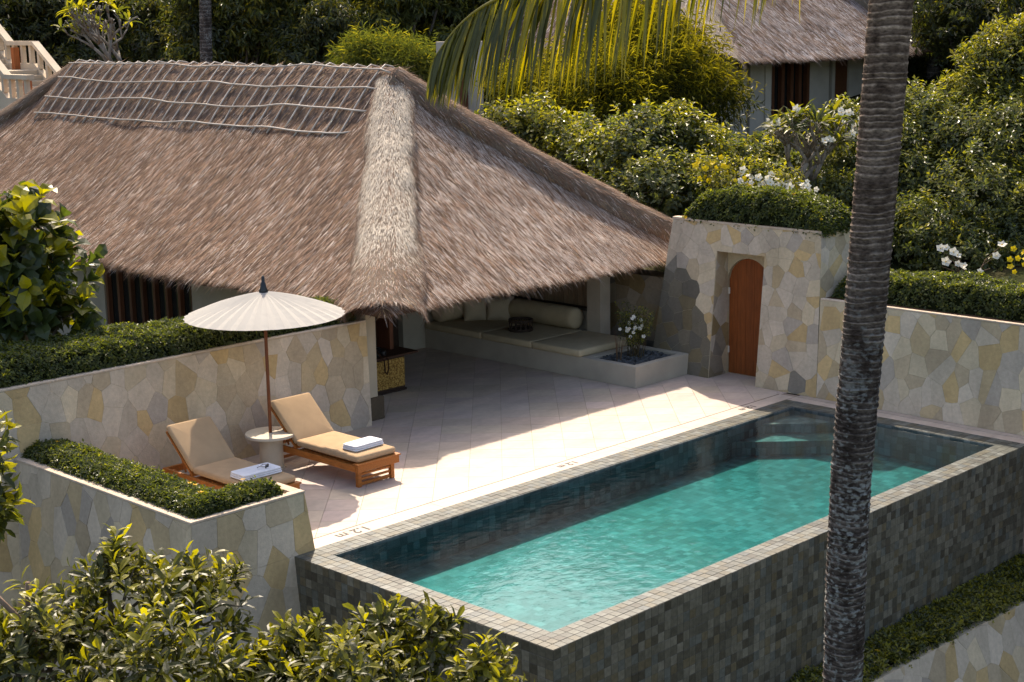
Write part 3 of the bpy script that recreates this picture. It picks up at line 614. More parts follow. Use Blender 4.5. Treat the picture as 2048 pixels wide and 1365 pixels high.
# villa body
PLA = np.array((.40, .36, .29)); DKW = np.array((.085, .035, .018))
m = MB()
m.box((6.3, 20.35, 0), (6.55, 30.5, 3.1), PLA*.8); m.box((6.3, 12.4, 0), (6.55, 16.7, 3.1), PLA*.8); m.box((6.3, 16.701, 0), (6.55, 20.349, .35), PLA*.8); m.box((6.3, 16.701, 2.4), (6.55, 20.349, 3.1), PLA*.8)
m.box((6.551, 30.25, 0), (13.6, 30.5, 3.1), PLA*.8); m.box((13.35, 14.6, 0), (13.6, 30.249, 3.1), PLA*.8); m.build('wall', MT['plaster'], villa)
m = MB(); m.box((10.4, 14.35, 0), (13.3, 14.6, 3.2), PLA); m.box((6.56, 14.36, 2.3), (10.39, 14.6, 3.2), PLA); m.build('pavilion_back_wall', MT['plaster'], villa)
m = MB(); m.box((6.45, 12.9, -.01), (6.56, 14.34, 3.1), PLA*.8); m.box((6.56, 14.5, .0), (10.39, 14.56, 2.29), (.05, .03, .02)); m.build('inner_screen', MT['wood'], villa)
wi = link(bpy.data.objects.new('window', None), villa)
m = MB(); m.box((6.45, 16.72, .36), (6.48, 20.34, 2.39), (.01, .012, .012)); m.build('pane', MT['glass'], wi)
for y in np.linspace(16.75, 20.28, 8): m = MB(); m.box((6.33, y-.045, .36), (6.44, y+.045, 2.39), DKW*random.uniform(.8, 1.4)); m.build('mullion', MT['wood'], wi)
for z in (.36, 2.3): m = MB(); m.box((6.32, 16.70, z), (6.441, 20.35, z+.08), DKW); m.build('rail', MT['wood'], wi)
m = MB(); m.box((5.72, 10.06, .0), (6.08, 10.42, .46), (.10, .075, .05), .02); m.build('post_base', MT['stone'], villa)
m = MB(); m.box((5.69, 10.06, .462), (5.92, 10.40, 2.9), (.45, .38, .28), .01); m.build('post', MT['plaster'], villa)
m = MB(); m.box((12.72, 10.35, .462), (13.06, 10.74, 2.95), (.40, .34, .27), .012); m.build('post', MT['plaster'], villa)
m = MB(); m.box((5.9, 10.1, 2.72), (13.1, 10.4, 2.98), (.12, .08, .05)); m.box((12.78, 10.75, 2.5), (13.04, 14.3, 2.85), (.12, .08, .05)); m.build('beam', MT['wood'], villa)
for i in range(9):
    x = 6.4+i*.78; m = MB(); yt = 9.35+min(4.4, (x-5.6)*1.0, (14.3-x)*1.0); zt = 2.08+(yt-9.35)*.66; m.hexa([(x, 9.35, 2.08), (x+.09, 9.35, 2.08), (x+.09, yt, zt), (x, yt, zt), (x, 9.35, 2.17), (x+.09, 9.35, 2.17), (x+.09, yt, zt+.09), (x, yt, zt+.09)], (.16, .10, .055)); m.build('rafter', MT['wood'], villa)
# low wall behind the sofa + woven blind
m = MB(); m.box((13.0, 10.75, 0), (13.3, 14.34, .98), (.34, .30, .24), .01); m.build('parapet', MT['plaster'], villa)
bl = link(bpy.data.objects.new('blind', None), villa)
m = MB(); m.box((13.09, 10.76, 1.02), (13.13, 14.3, 1.07), (.04, .025, .015)); m.build('bottom_bar', MT['wood'], bl)
for k_ in range(24):
    y = 10.78+k_*.1465; m = MB(); m.box((13.1, y, 1.071), (13.118, y+.138, 2.5), np.array((.24, .17, .11))*random.uniform(.8, 1.15)); m.build('slat', MT['wood'], bl)

# ------------------------------------------------------------------ built-in bench, sofa
BC = np.array((.40, .355, .29))
bench = thing('built_in_bench', 'long plastered bench with a square pebble planter at its near end', 'bench')
m = MB(); m.box((11.08, 9.42, 0), (12.98, 14.34, .45), BC, .008); m.build('seat_base', MT['plaster'], bench)
m = MB(); m.box((11.08, 7.96, 0), (11.24, 9.419, .452), BC, .006); m.box((11.241, 7.96, 0), (12.86, 8.12, .452), BC, .006); m.box((12.70, 8.121, 0), (12.86, 9.419, .451), BC, .006); m.box((11.241, 9.28, 0), (12.69, 9.418, .45), BC, .006); m.build('planter_box', MT['plaster'], bench)
pb = MB()
for i in range(520):
    x, y = random.uniform(11.26, 12.68), random.uniform(8.14, 9.26); r_ = random.uniform(.02, .045); a = random.random()*6.28; z = .385+random.random()*.035
    R_ = [(r_*1.25*math.cos(a+k*1.047), r_*.8*math.sin(a+k*1.047)) for k in range(6)]
    Vv = [(x+u, y+v, z) for u, v in R_]+[(x+u*.55, y+v*.55, z+r_*.55) for u, v in R_]
    pb.add(Vv, [(6, 7, 8, 9, 10, 11)]+[(k, (k+1) % 6, 6+(k+1) % 6, 6+k) for k in range(6)], np.array((.055, .06, .065))*random.uniform(.6, 1.9))
pb.box((11.241, 8.121, .2), (12.699, 9.279, .385), (.03, .03, .03)); tag(pb.build('pebbles', MT['pebble'], bench, False), kind='stuff')
def cushion(name, x0, x1, y0, y1, z0, z1, col, parent=None, puff=.02, mat=None, rx=0, n=10, e=.045):
    """soft box: rounded rims, slightly swollen faces"""
    V = []; F = []; rows = []
    cx_, cy_, cz_ = (x0+x1)/2, (y0+y1)/2, (z0+z1)/2; hx, hy, hz = (x1-x0)/2, (y1-y0)/2, (z1-z0)/2
    e = min(e, hz*.95)
    prof = [(-1, 0)]+[(-1, 1)]+[(0, 1)]  # helper only
    levels = []
    for a in np.linspace(-math.pi/2, math.pi/2, 9):
        levels.append((e*(1-math.cos(a)), (hz-e)*np.sign(a)*(abs(a) > .01)+e*math.sin(a)))
    per = []
    for k in range(4):
        c = [(1, 1), (-1, 1), (-1, -1), (1, -1)][k]
        for t in np.linspace(0, math.pi/2, 4): per.append((c, t+k*math.pi/2))
    cr = min(.05, hx*.4, hy*.4)
    def loop(ins, z):
        P = []
        for (c, t) in per: P.append((cx_+c[0]*(hx-cr)+(cr-ins*.999)*math.cos(t) if cr > ins else cx_+c[0]*(hx-ins), cy_+c[1]*(hy-cr)+(cr-ins*.999)*math.sin(t) if cr > ins else cy_+c[1]*(hy-ins), cz_+z))
        return P
    for ins, z in levels: rows.append(loop(ins, z))
    # inner rings to dome the top and bottom
    for f, dz in ((.75, .5), (.45, .85), (.15, 1.0)):
        rows.append([(cx_+(p[0]-cx_)*f, cy_+(p[1]-cy_)*f, cz_+hz+puff*dz) for p in rows[8]])
    rows = [[(cx_+(p[0]-cx_)*.3, cy_+(p[1]-cy_)*.3, cz_-hz) for p in rows[0]]]+rows
    k = len(per)
    for r_ in rows: V += r_
    for r_ in range(len(rows)-1):
        for i in range(k): F.append((r_*k+i, r_*k+(i+1) % k, (r_+1)*k+(i+1) % k, (r_+1)*k+i))
    F.append(tuple(range(k))[::-1]); F.append(tuple((len(rows)-1)*k+i for i in range(k)))
    return mobj(name, V, F, mat or MT['fabric'], parent, np.array(col), True)
SC = np.array((.47, .385, .255)); pos = ['nearest the pebble planter', 'in the middle under the wicker basket', 'at the inner end of the bench']
for i, (a, b) in enumerate(((9.44, 10.86), (10.88, 12.42), (12.44, 14.3))):
    o = cushion('seat_cushion', 11.02, 12.75, a, b, .455, .61, SC*(1, .97, .95)[i]); tag(o, 'flat beige bench cushion '+pos[i], 'cushion', 'bench seat cushions')
def bolster(y0, y1, x, z, r, lab, rz=0):
    m = MB(); pr_ = [(0.02, 0), (r*.55, .0), (r*.86, .03), (r*.98, .09), (r, .2)]; Lh = y1-y0; prof = pr_+[(r*1.0, Lh/2)]+[(a, Lh-b) for a, b in pr_[::-1]]
    m.lathe([(a, b) for a, b in prof], (0, 0, 0), 24, (.43, .35, .23)); o = m.build('bolster_cushion', MT['fabric'], None, True); o.rotation_euler = (-math.pi/2, 0, rz); o.location = (x, y0, z); tag(o, lab, 'cushion', 'bench bolsters')
bolster(10.95, 13.0, 12.66, .615+.25, .25, 'long beige round bolster lying behind the basket on the bench')
o_ = MB()
m = MB(); r = .26; pr_ = [(0.02, 0), (r*.55, .0), (r*.86, .03), (r*.98, .09), (r, .2)]; Lh = 1.35; m.lathe(pr_+[(r, Lh/2)]+[(a, Lh-b) for a, b in pr_[::-1]], (0, 0, 0), 24, (.42, .34, .225)); o = m.build('bolster_cushion', MT['fabric'], None, True); o.rotation_euler = (0, math.pi/2, 0); o.location = (11.15, 14.02, .615+.26); tag(o, 'shorter beige round bolster across the inner end of the bench', 'cushion', 'bench bolsters')
def pillow(c, w, h, rz, tilt, lab):
    n = 12; u = np.linspace(-1, 1, n); U, Vg = np.meshgrid(u, u, indexing='ij'); pin = 1-.12*(1-np.abs(U*Vg))*0
    th = .11*np.clip((1-U**4)*(1-Vg**4), 0, 1)**.6; X = U*w/2*(1-.10*(1-U*U)*0-.08*(1-Vg**2)*0-.07*(np.cos(Vg*math.pi/2))*np.abs(U)); Z = Vg*h/2*(1-.07*np.cos(U*math.pi/2)*np.abs(Vg))
    top = np.stack([X, -th-.003, Z], -1).reshape(-1, 3); bot = np.stack([X, th+.003, Z], -1).reshape(-1, 3); i, j = np.meshgrid(np.arange(n-1), np.arange(n-1), indexing='ij'); q = (i*n+j).ravel(); F = np.stack([q, q+n, q+n+1, q+1], 1); k = n*n
    ed = [i*n for i in range(n)]+[(n-1)*n+i for i in range(1, n)]+[i*n+n-1 for i in range(n-2, -1, -1)]+[i for i in range(n-2, 0, -1)]
    F3 = np.array([(ed[a+1-len(ed)], ed[a], ed[a]+k, ed[a+1-len(ed)]+k) for a in range(len(ed))])
    o = mobj('throw_pillow', np.concatenate([top, bot]), np.concatenate([F, (F+k)[:, ::-1], F3]), MT['fabric'], None, np.array((.47, .39, .28)), True); o.location = c; o.rotation_euler = (tilt, 0, rz); tag(o, lab, 'pillow', 'throw pillows on the bench')
pillow((11.95, 13.55, .87), .58, .55, -.55, -.25, 'square beige pillow leaning on the short bolster')
pillow((12.32, 13.15, .87), .58, .55, -.95, -.28, 'square beige pillow leaning between the two bolsters')
pillow((12.60, 13.28, .88), .55, .52, -1.3, -.2, 'beige pillow tucked behind the others in the bench corner')
bk = thing('wicker_basket', 'round dark wicker basket standing on the bench cushions', 'basket', (11.72, 11.85, .635))
for z in (.0, .035, .20, .235):
    a = np.linspace(0, 2*math.pi, 25); V, F = tubeVF([(.27*math.cos(t), .27*math.sin(t), z+.01) for t in a], .016, 6, False); mobj('hoop', V, F, MT['wood'], bk, np.array((.045, .03, .022)))
for k_ in range(28):
    a = k_*2*math.pi/28; s_ = .25*(1 if k_ % 2 else -1); V, F = tubeVF([(.265*math.cos(a), .265*math.sin(a), .01), (.262*math.cos(a+s_), .262*math.sin(a+s_), .24)], .009, 5); mobj('weaver', V, F, MT['wood'], bk, np.array((.05, .033, .024)))
m = MB(); m.lathe([(.26, 0), (.26, .012)], (0, 0, .002), 24, (.04, .028, .02)); m.build('base', MT['wood'], bk)
# cabinet
cb = thing('rattan_cabinet', 'minibar cabinet with a golden rattan front and dark hutch inside the pavilion', 'cabinet')
m = MB(); m.box((7.1, 11.56, .05), (7.95, 12.25, .74), (.05, .025, .015)); m.build('carcass', MT['wood'], cb)
m = MB(); m.box((7.13, 11.54, .10), (7.93, 11.558, .70), (1, 1, 1)); m.build('rattan_panel', MT['rattan'], cb)
m = MB(); m.box((7.08, 11.53, 0), (7.97, 12.26, .049), (.03, .015, .01)); m.build('plinth', MT['wood'], cb)
m = MB(); m.box((7.02, 11.48, .742), (8.28, 12.28, .785), (.07, .032, .018), .006); m.build('counter', MT['wood'], cb)
m = MB(); m.box((7.05, 12.0, .787), (7.10, 12.5, 2.6), (.13, .05, .025)); m.box((7.95, 12.0, .787), (8.05, 12.5, 2.6), (.16, .06, .03)); m.box((7.101, 12.42, .787), (7.949, 12.46, 2.6), (.035, .03, .025)); m.box((7.101, 12.02, 1.9), (7.949, 12.419, 1.94), (.12, .05, .025)); m.build('hutch', MT['wood'], cb)
ph = thing('camera', 'black camera with a hanging strap on the cabinet counter', 'camera', (7.32, 11.66, .787), .4)
m = MB(); m.box((-.12, -.06, 0), (.12, .06, .15), (.012, .012, .013), .02); m.box((-.05, -.05, .151), (.05, .05, .19), (.012, .012, .013), .015); m.build('body', MT['metal'], ph)
m = MB(); m.lathe([(.055, 0), (.06, .02), (.06, .1), (.05, .105)], (0, 0, 0), 18, (.02, .02, .022)); o = m.build('lens', MT['metal'], ph, True); o.rotation_euler = (math.pi/2, 0, 0); o.location = (.02, -.06, .075)
V, F = tubeVF([(-.11, -.03, .12), (-.17, -.1, .1), (-.17, -.23, -.05), (-.16, -.235, -.28), (-.07, -.235, -.34), (.0, -.235, -.25), (.0, -.23, -.03), (.03, -.1, .02), (.08, -.05, .05)], .016, 6); mobj('strap', V, F, MT['fabric'], ph, np.array((.06, .03, .018)))

# ------------------------------------------------------------------ sun loungers
TK = np.array((.40, .132, .024)); CU = np.array((.46, .315, .19))
def lounger(x, y, label):
    L = thing('sun_lounger', label, 'sun lounger', (x, y, 0), 0, 'sun loungers under the parasol'); hw = .42
    def bx(nm, a, b, k=1., bev=.006): m = MB(); m.box(a, b, TK*k*random.uniform(.9, 1.1), bev); return m.build(nm, MT['teak'], L)
    for sx in (-1, 1):
        bx('side_rail', (sx*hw-.025, .08, .27), (sx*hw+.025, 2.42, .38))
        for y_ in (.10, 2.30): bx('leg', (sx*(hw-.062)-.035, y_-.035, 0), (sx*(hw-.062)+.035, y_+.035, .268 if False else .36), .95)
    bx('foot_board', (-hw-.03, .0, .27), (hw+.03, .062, .40)); bx('foot_ledge', (-hw-.05, -.03, .401), (hw+.05, .10, .425))
    bx('head_board', (-hw-.03, 2.421, .27), (hw+.03, 2.47, .38))
    for z in (.02, .11, .19): bx('leg_rung', (-hw+.10, .085, z), (hw-.10, .115, z+(.055 if z < .1 else .04)))
    for z in (.05, .16): bx('leg_rung', (-hw+.10, 2.285, z), (hw-.10, 2.315, z+.05))
    for i in range(12): bx('slat', (-hw+.03, .14+i*.125, .355), (hw-.03, .23+i*.125, .379), 1, .003)
    # raised back
    p0 = np.array((0, 1.66, .40)); th = math.radians(42); dv = np.array((0, math.cos(th), math.sin(th))); nv = np.array((0, -math.sin(th), math.cos(th)))
    def slab(nm, a0, a1, s0, s1, n0, n1, k=1.):
        m = MB(); P = [p0+np.array((x_, 0, 0))+dv*s_+nv*n_ for n_ in (n0, n1) for (x_, s_) in ((a0, s0), (a1, s0), (a1, s1), (a0, s1))]; m.hexa(P, TK*k); m.build(nm, MT['teak'], L)
    for sx in (-1, 1): slab('back_rail', sx*.39-.025, sx*.39+.025, .0, .92, -.04, .0)
    for i in range(6): slab('back_slat', -.36, .36, .06+i*.15, .16+i*.15, -.03, -.008)
    for sx in (-1, 1):
        V, F = tubeVF([(sx*.30, 2.02, .36), tuple(p0+np.array((sx*.30, 0, 0))+dv*.72-nv*.04)], .018, 6); mobj('prop', V, F, MT['teak'], L, TK*.9)
    c = cushion('seat_pad', -.425, .425, .03, 1.66, .426, .54, CU, L, .018)
    b = cushion('back_pad', -.425, .425, 0, .93, 0, .11, CU*1.02, L, .02); b.location = p0+nv*.004+np.array((0, .03, .03)); b.rotation_euler = (th, 0, 0)
    return L
lounger(3.17, 6.86, 'wooden sun lounger with tan cushions right of the side table, nearer the pavilion'); lounger(1.03, 6.80, 'wooden sun lounger with tan cushions left of the table, half hidden by the hedge')
def towel(x, y, z, w_, d_, rz, lab):
    t = thing('folded_towel', lab, 'towel', (x, y, z), rz, 'folded white towels')
    for k_ in range(3):
        cushion('fold', -w_/2+.006*k_, w_/2-.004*k_, -d_/2+.008*k_, d_/2-.003*k_, 0.029*k_, .029*k_+.0275, np.array((.74, .75, .80))*(1-.01*k_), t, .005, e=.0137)
    m = MB(); a = np.linspace(-math.pi/2, math.pi/2, 7)
    return t
towel(3.20, 7.28, .556, .66, .36, .05, 'folded white towel on the foot of the right lounger'); towel(1.02, 7.30, .556, .74, .42, -.02, 'folded white towel on the foot of the left lounger with sunglasses on it')
sg = thing('sunglasses', 'black sunglasses resting on the left folded towel', 'sunglasses', (1.16, 7.20, .652), .5)
for sx in (-1, 1):
    a = np.linspace(0, 2*math.pi, 13); V, F = tubeVF([(sx*.036+.03*math.cos(t), 0, .028+.025*math.sin(t)) for t in a], .005, 5, False); mobj('rim', V, F, MT['metal'], sg, np.array((.01, .01, .01)))
    m = MB(); m.lathe([(.028, 0), (.028, .002)], (0, 0, 0), 12, (.01, .01, .012)); o = m.build('lens', MT['glass'], sg); o.rotation_euler = (math.pi/2, 0, 0); o.location = (sx*.036, 0, .028)
    V, F = tubeVF([(sx*.068, 0, .035), (sx*.07, .10, .03), (sx*.065, .14, .008)], .005, 5); mobj('temple', V, F, MT['metal'], sg, np.array((.01, .01, .01)))
# table + parasol
UX, UY = 2.57, 8.98
tb = thing('side_table', 'round cream stone side table between the two sun loungers', 'table', (UX, UY, 0))
m = MB(); m.lathe([(.40, .57), (.43, .575), (.435, .60), (.43, .622), (.035, .625), (.03, .57)], (0, 0, 0), 48, (.66, .58, .46)); m.build('table_top', MT['plaster'], tb, False)
m = MB(); m.lathe([(.235, 0), (.235, .02), (.205, .021), (.205, .5695)], (0, 0, 0), 36, (.60, .50, .37)); m.build('pedestal', MT['plaster'], tb, False)
um = thing('parasol', 'white paper-like parasol with a dark wooden pole above the side table', 'parasol', (UX, UY, .626))
m = MB(); m.tube([(0, 0, -.5), (0, 0, 2.40)], .029, 12, (.17, .055, .022)); m.build('pole', MT['wood'], um, True)
NS = 32; RU = 1.36; V = []; F = []; ring = 9
for k_ in range(ring):
    t = k_/(ring-1)
    for i in range(NS*2):
        a = 2*math.pi*i/(NS*2); rib = i % 2 == 0; r_ = .03+t*(RU-.03); z = 2.45-.21*t-.19*t**2
        if not rib: r_ -= .034*t**4; z -= .02*t*(1-t)*4+.010*t
        V.append((r_*math.cos(a), r_*math.sin(a), z+.004*random.uniform(-1, 1)*t*(1-t)*2))
for k_ in range(ring-1):
    for i in range(NS*2): j = (i+1) % (NS*2); F.append((k_*NS*2+i, k_*NS*2+j, (k_+1)*NS*2+j, (k_+1)*NS*2+i))
cn = mobj('canopy', V, F, MT['paper'], um, np.repeat(np.array((.47, .455, .425))[None]*rng.uniform(.93, 1.04, (1, 1)), len(V), 0))
for i in range(NS):
    a = 2*math.pi*i/NS; P = [((.04+t*(RU-.05))*math.cos(a), (.04+t*(RU-.05))*math.sin(a), 2.45-.21*t-.19*t**2-.013) for t in np.linspace(0, 1, 7)]; V, F = tubeVF(P, .006, 4); mobj('rib', V, F, MT['wood'], um, np.array((.30, .20, .11)))
    if i % 2 == 0: V, F = tubeVF([(.04*math.cos(a), .04*math.sin(a), 1.95), (.62*math.cos(a), .62*math.sin(a), 2.30)], .005, 4); mobj('strut', V, F, MT['wood'], um, np.array((.30, .20, .11)))
m = MB(); m.lathe([(.075, 2.42), (.078, 2.47), (.05, 2.53), (.042, 2.60), (.028, 2.61), (.03, 2.68), (.018, 2.72)], (0, 0, 0), 16, (.012, .016, .02)); m.build('finial', MT['metal'], um, True)
m = MB(); m.lathe([(.05, 1.90), (.055, 1.92), (.055, 1.99), (.05, 2.0)], (0, 0, 0), 14, (.2, .1, .04)); m.build('runner', MT['wood'], um)
#PLANTS
# ------------------------------------------------------------------ foliage
def unit(a): return a/(np.linalg.norm(a, axis=-1, keepdims=True)+1e-9)
def leafVF(C, A, U, L, Wd, big=False, curl=.12, wide=.5):
    """one folded leaf blade per point; big leaves get a rounded outline and a drooping midrib"""
    n = len(C); A = unit(A); S = unit(np.cross(A, U)); N = np.cross(S, A); L = np.broadcast_to(L, (n,))[:, None]; Wd = np.broadcast_to(Wd, (n,))[:, None]
    if not big:
        V = np.stack([C, C+A*L*wide+S*Wd*.5+N*Wd*.18, C+A*L-N*L*curl, C+A*L*wide-S*Wd*.5+N*Wd*.18], 1)
        F = np.array([(0, 1, 2), (0, 2, 3)])
    else:
        m1 = C+A*L*.38+N*L*curl*.25; m2 = C+A*L*.74+N*L*curl*.05; tp = C+A*L-N*L*curl*.6
        w1, w2 = (.40, .46) if wide > .55 else (.46, .36)
        V = np.stack([C, m1, m2, tp, m1+S*Wd*w1+N*Wd*.16, m2+S*Wd*w2+N*Wd*.14, m1-S*Wd*w1+N*Wd*.16, m2-S*Wd*w2+N*Wd*.14], 1)
        F = np.array([(0, 4, 1), (4, 5, 2), (4, 2, 1), (5, 3, 2), (0, 1, 6), (6, 2, 7), (6, 1, 2), (7, 2, 3)])
    k = V.shape[1]; FFa = (np.arange(n)[:, None, None]*k+F[None]).reshape(-1, 3)
    return V.reshape(-1, 3), FFa, k
PALS = {'olive': [(.036, .047, .016), (.090, .104, .028), (.23, .22, .030)], 'deep': [(.050, .066, .028), (.12, .14, .045), (.26, .24, .042)], 'bamboo': [(.028, .036, .012), (.070, .075, .020), (.25, .225, .034)],
        'hedge': [(.040, .055, .016), (.095, .115, .030), (.18, .19, .034)], 'grey': [(.055, .070, .036), (.105, .124, .056), (.21, .21, .042)], 'fig': [(.028, .044, .018), (.060, .085, .026), (.27, .26, .016)],
        'forest': [(.026, .034, .016), (.075, .088, .030), (.18, .165, .032)], 'palm': [(.060, .068, .012), (.105, .10, .014), (.30, .25, .016)], 'front': [(.034, .042, .018), (.085, .092, .028), (.25, .235, .022)]}
def lcol(n, pal, young):
    d_, m_, y_ = (np.array(c) for c in PALS[pal]); k = rng.random((n, 1)); c = d_*(1-k)+m_*k; yg = (rng.random(n) < young)[:, None]; return np.where(yg, y_*rng.uniform(.6, 1.1, (n, 1)), c)*rng.uniform(.85, 1.15, (n, 1))
def shoot_leaves(P, D, k, Ls, L, Wd, fwd=.4, droop=0., big=False, pal='olive', young=.15, curl=.12, wide=.5, jit=.25):
    n = len(P); D = unit(D); E1 = unit(np.cross(D, rng.normal(0, 1, (n, 3)))); E2 = np.cross(D, E1); Cs = []; As = []; Us = []; Ys = []
    y = np.broadcast_to(young, (n,)); ysh = rng.random(n) < y*1.1
    for i in range(k):
        ph = 2.4*i+rng.random(n)*.8; rd = np.cos(ph)[:, None]*E1+np.sin(ph)[:, None]*E2; f = i/max(1, k-1)
        Cs.append(P+D*Ls*(f-.3)+rd*.01); A = D*(fwd*(.5+f))+rd+rng.normal(0, jit, (n, 3)); A[:, 2] -= droop; As.append(A); Us.append(unit(D*.8-rd*.2+np.array((0, 0, .35)))); Ys.append(np.where(ysh, .35+.6*f, y*.35))
    C = np.concatenate(Cs); A = np.concatenate(As); U = np.concatenate(Us); N = len(C); Lr = L*rng.uniform(.65, 1.2, N)
    V, F, kk = leafVF(C, A, U, Lr, Lr*(Wd/L)*rng.uniform(.8, 1.15, N), big, curl, wide)
    return V, F, np.repeat(lcol(N, pal, np.concatenate(Ys)), kk, 0)
def shell(clumps, n, inner=.45, upb=.35, lump=.28):
    c = np.array([a[0] for a in clumps], float); r = np.array([np.broadcast_to(a[1], (3,)) for a in clumps], float); wgt = (r[:, 0]*r[:, 2]); idx = rng.choice(len(clumps), n, p=wgt/wgt.sum())
    d = unit(rng.normal(0, 1, (n, 3))+np.array((0, 0, upb))); az = np.arctan2(d[:, 1], d[:, 0])
    rad = (1-(1-inner)*rng.random(n)**1.7)*(1-lump+2*lump*vnoise(az*2.2+idx*3.1, d[:, 2]*3+idx))
    sp = rng.random(n) < .09; rad = np.where(sp, rad*rng.uniform(1.05, 1.35, n), rad)
    return c[idx]+d*r[idx]*rad[:, None], d
def limbs(base, clumps, r0=.09, col=(.16, .13, .10), tips=4):
    m = MB(); base = np.array(base, float); cen = np.mean([c[0] for c in clumps], 0); fork = base+(cen-base)*.45+np.array((random.uniform(-.1, .1), random.uniform(-.1, .1), 0))
    m.tube([base, (base+fork)/2+np.array((random.uniform(-.08, .08),)*2+(0,)), fork], [r0, r0*.85, r0*.72], 8, col)
    for c, r in clumps:
        c = np.array(c, float); r = np.broadcast_to(r, (3,)); mid = (fork+c)/2+np.array((random.uniform(-.2, .2), random.uniform(-.2, .2), .1)); m.tube([fork, mid, c], [r0*.6, r0*.42, r0*.25], 6, col)
        for _ in range(tips):
            d = unit(np.array([random.gauss(0, 1), random.gauss(0, 1), random.gauss(.4, .8)])); m.tube([c, c+d*r*.5+np.array((0, 0, .05)), c+d*r*.95], [r0*.24, r0*.15, r0*.06], 5, col)
    return m
def plant(name, label, cat, clumps, nsh, k, Ls, L, Wd, pal, mat='leaf', group=None, base=None, r0=.07, young=.3, bark=(.16, .13, .10), inner=.45, gz=None, part='crown', tips=4, upd=.5, **kw):
    clumps = [(np.array(c, float), r) for c, r in clumps]; cen = np.mean([c for c, _ in clumps], 0)
    if base is None:
        z = gz if gz is not None else float(ground_h(np.array([cen[0]]), np.array([cen[1]]))[0])-.1; base = (cen[0], cen[1], min(z, cen[2]-.5))
    T = thing(name, label, cat, base, 0, group); b = np.array(base)
    cl = [(c-b, r) for c, r in clumps]; limbs((0, 0, 0), cl, r0, bark, tips).build('trunk', MT['bark'], T, True)
    P, d = shell(cl, nsh, inner); yg = np.clip(young*(.25+1.1*np.clip(d[:, 2]+.25, 0, 1)), 0, .95)
    V, F, c = shoot_leaves(P, d+np.array((0, 0, upd))+rng.normal(0, .3, P.shape), k, Ls, L, Wd, pal=pal, young=yg, **kw)
    cr = mobj(part, V, F, MT[mat], T, c); return T
def CL(*L): return [(atd(a, b, d), np.array((r, r, r*.9))*d/FPX) for a, b, d, r in L]
def flower_mesh(c, r=.04, center=(.7, .45, .03)):
    m = MB()
    for i in range(5):
        a = i*1.2566; u = np.array((math.cos(a), math.sin(a), .25)); v = np.array((-math.sin(a), math.cos(a), 0)); m.add([(0, 0, 0), tuple(u*r*.6+v*r*.42), tuple(u*r+np.array((0, 0, .1*r))), tuple(u*r*.6-v*r*.42)], [(0, 1, 2, 3)], c)
    m.add([(.2*r, 0, .1*r), (-.1*r, .17*r, .1*r), (-.1*r, -.17*r, .1*r), (0, 0, .3*r)], [(0, 1, 3), (1, 2, 3), (2, 0, 3)], center)
    return arrmesh('flower', np.array(m.v), m.f, MT['petal'], np.array(m.c))
FY = flower_mesh((.72, .42, .012), .05); FW = flower_mesh((.78, .76, .68), .05); FWB = flower_mesh((.80, .77, .66), .085); FYB = flower_mesh((.70, .52, .015), .07)
def put_flower(me, P, D, parent, s=1.):
    o = bpy.data.objects.new('flower', me); o.location = P; o.rotation_euler = Vector(D).to_track_quat('Z', 'Y').to_euler(); o.scale = (s, s, s); return link(o, parent)

# ---- clipped hedges on the planter walls
def hedge(label, segs, dens, L, pal='hedge', nfl=8, young=.12, group='clipped hedges on the stone planters'):
    T = thing('hedge', label, 'hedge', (segs[0][0], segs[0][2], segs[0][4]), 0, group); b = np.array(T.location); Ps = []; Ds = []
    core = MB()
    for (x0, x1, y0, y1, zb, h, pu, pv) in segs:
        def hz(u, v): return h*(np.clip(1-np.abs(2*u-1)**pu, 0, 1)**.5)*(np.clip(1-np.abs(2*v-1)**pv, 0, 1)**.5)*(.72+.5*fbm((x0+u*(x1-x0))*1.9, (y0+v*(y1-y0))*1.9+4))
        n = int((x1-x0)*(y1-y0)*dens); al = (x1-x0) > (y1-y0); f = lambda t: np.where(rng.random(n) < .35, .5-.5*np.cos(t*math.pi), t)
        u = f(rng.random(n)); v = f(rng.random(n)); z = hz(u, v); e = .02; gx_a = (hz(u+e, v)-hz(u-e, v))/(2*e*(x1-x0)); gy_a = (hz(u, v+e)-hz(u, v-e))/(2*e*(y1-y0))
        N = unit(np.stack([-gx_a, -gy_a, np.ones(n)], 1)); N = unit(np.nan_to_num(N)+np.array((0, 0, .35)))
        Ps.append(np.stack([x0+u*(x1-x0), y0+v*(y1-y0), zb+z-rng.random(n)**2*.07+(rng.random(n) < .05)*rng.random(n)*.07], 1)-b); Ds.append(N)
        nu, nv = max(6, int((x1-x0)/.12)), max(6, int((y1-y0)/.12)); uu, vv = np.meshgrid(np.linspace(.0, 1, nu), np.linspace(.0, 1, nv), indexing='ij'); Vc = np.stack([x0+uu*(x1-x0), y0+vv*(y1-y0), zb+hz(uu, vv)*.84-.04], -1).reshape(-1, 3)-b
        i, j = np.meshgrid(np.arange(nu-1), np.arange(nv-1), indexing='ij'); q = (i*nv+j).ravel(); core.add(Vc, [tuple(t) for t in np.stack([q, q+nv, q+nv+1, q+1], 1)], (.018, .022, .008))
    core.build('twig_mass', MT['soil'], T)
    P = np.concatenate(Ps); D = np.concatenate(Ds); yg = np.clip(young*(.4+fbm(P[:, 0]*1.3, P[:, 1]*1.3)), 0, 1)
    V, F, c = shoot_leaves(P, D+rng.normal(0, .25, D.shape), 6, L*.5, L, L*.5, fwd=.45, pal=pal, young=yg, curl=.1)
    tag(mobj('foliage', V, F, MT['leaf'], T, c), kind='stuff')
    for i in rng.choice(len(P), nfl, replace=False): put_flower(FY, P[i]+D[i]*.05, D[i], T, random.uniform(.6, .95))
    return T
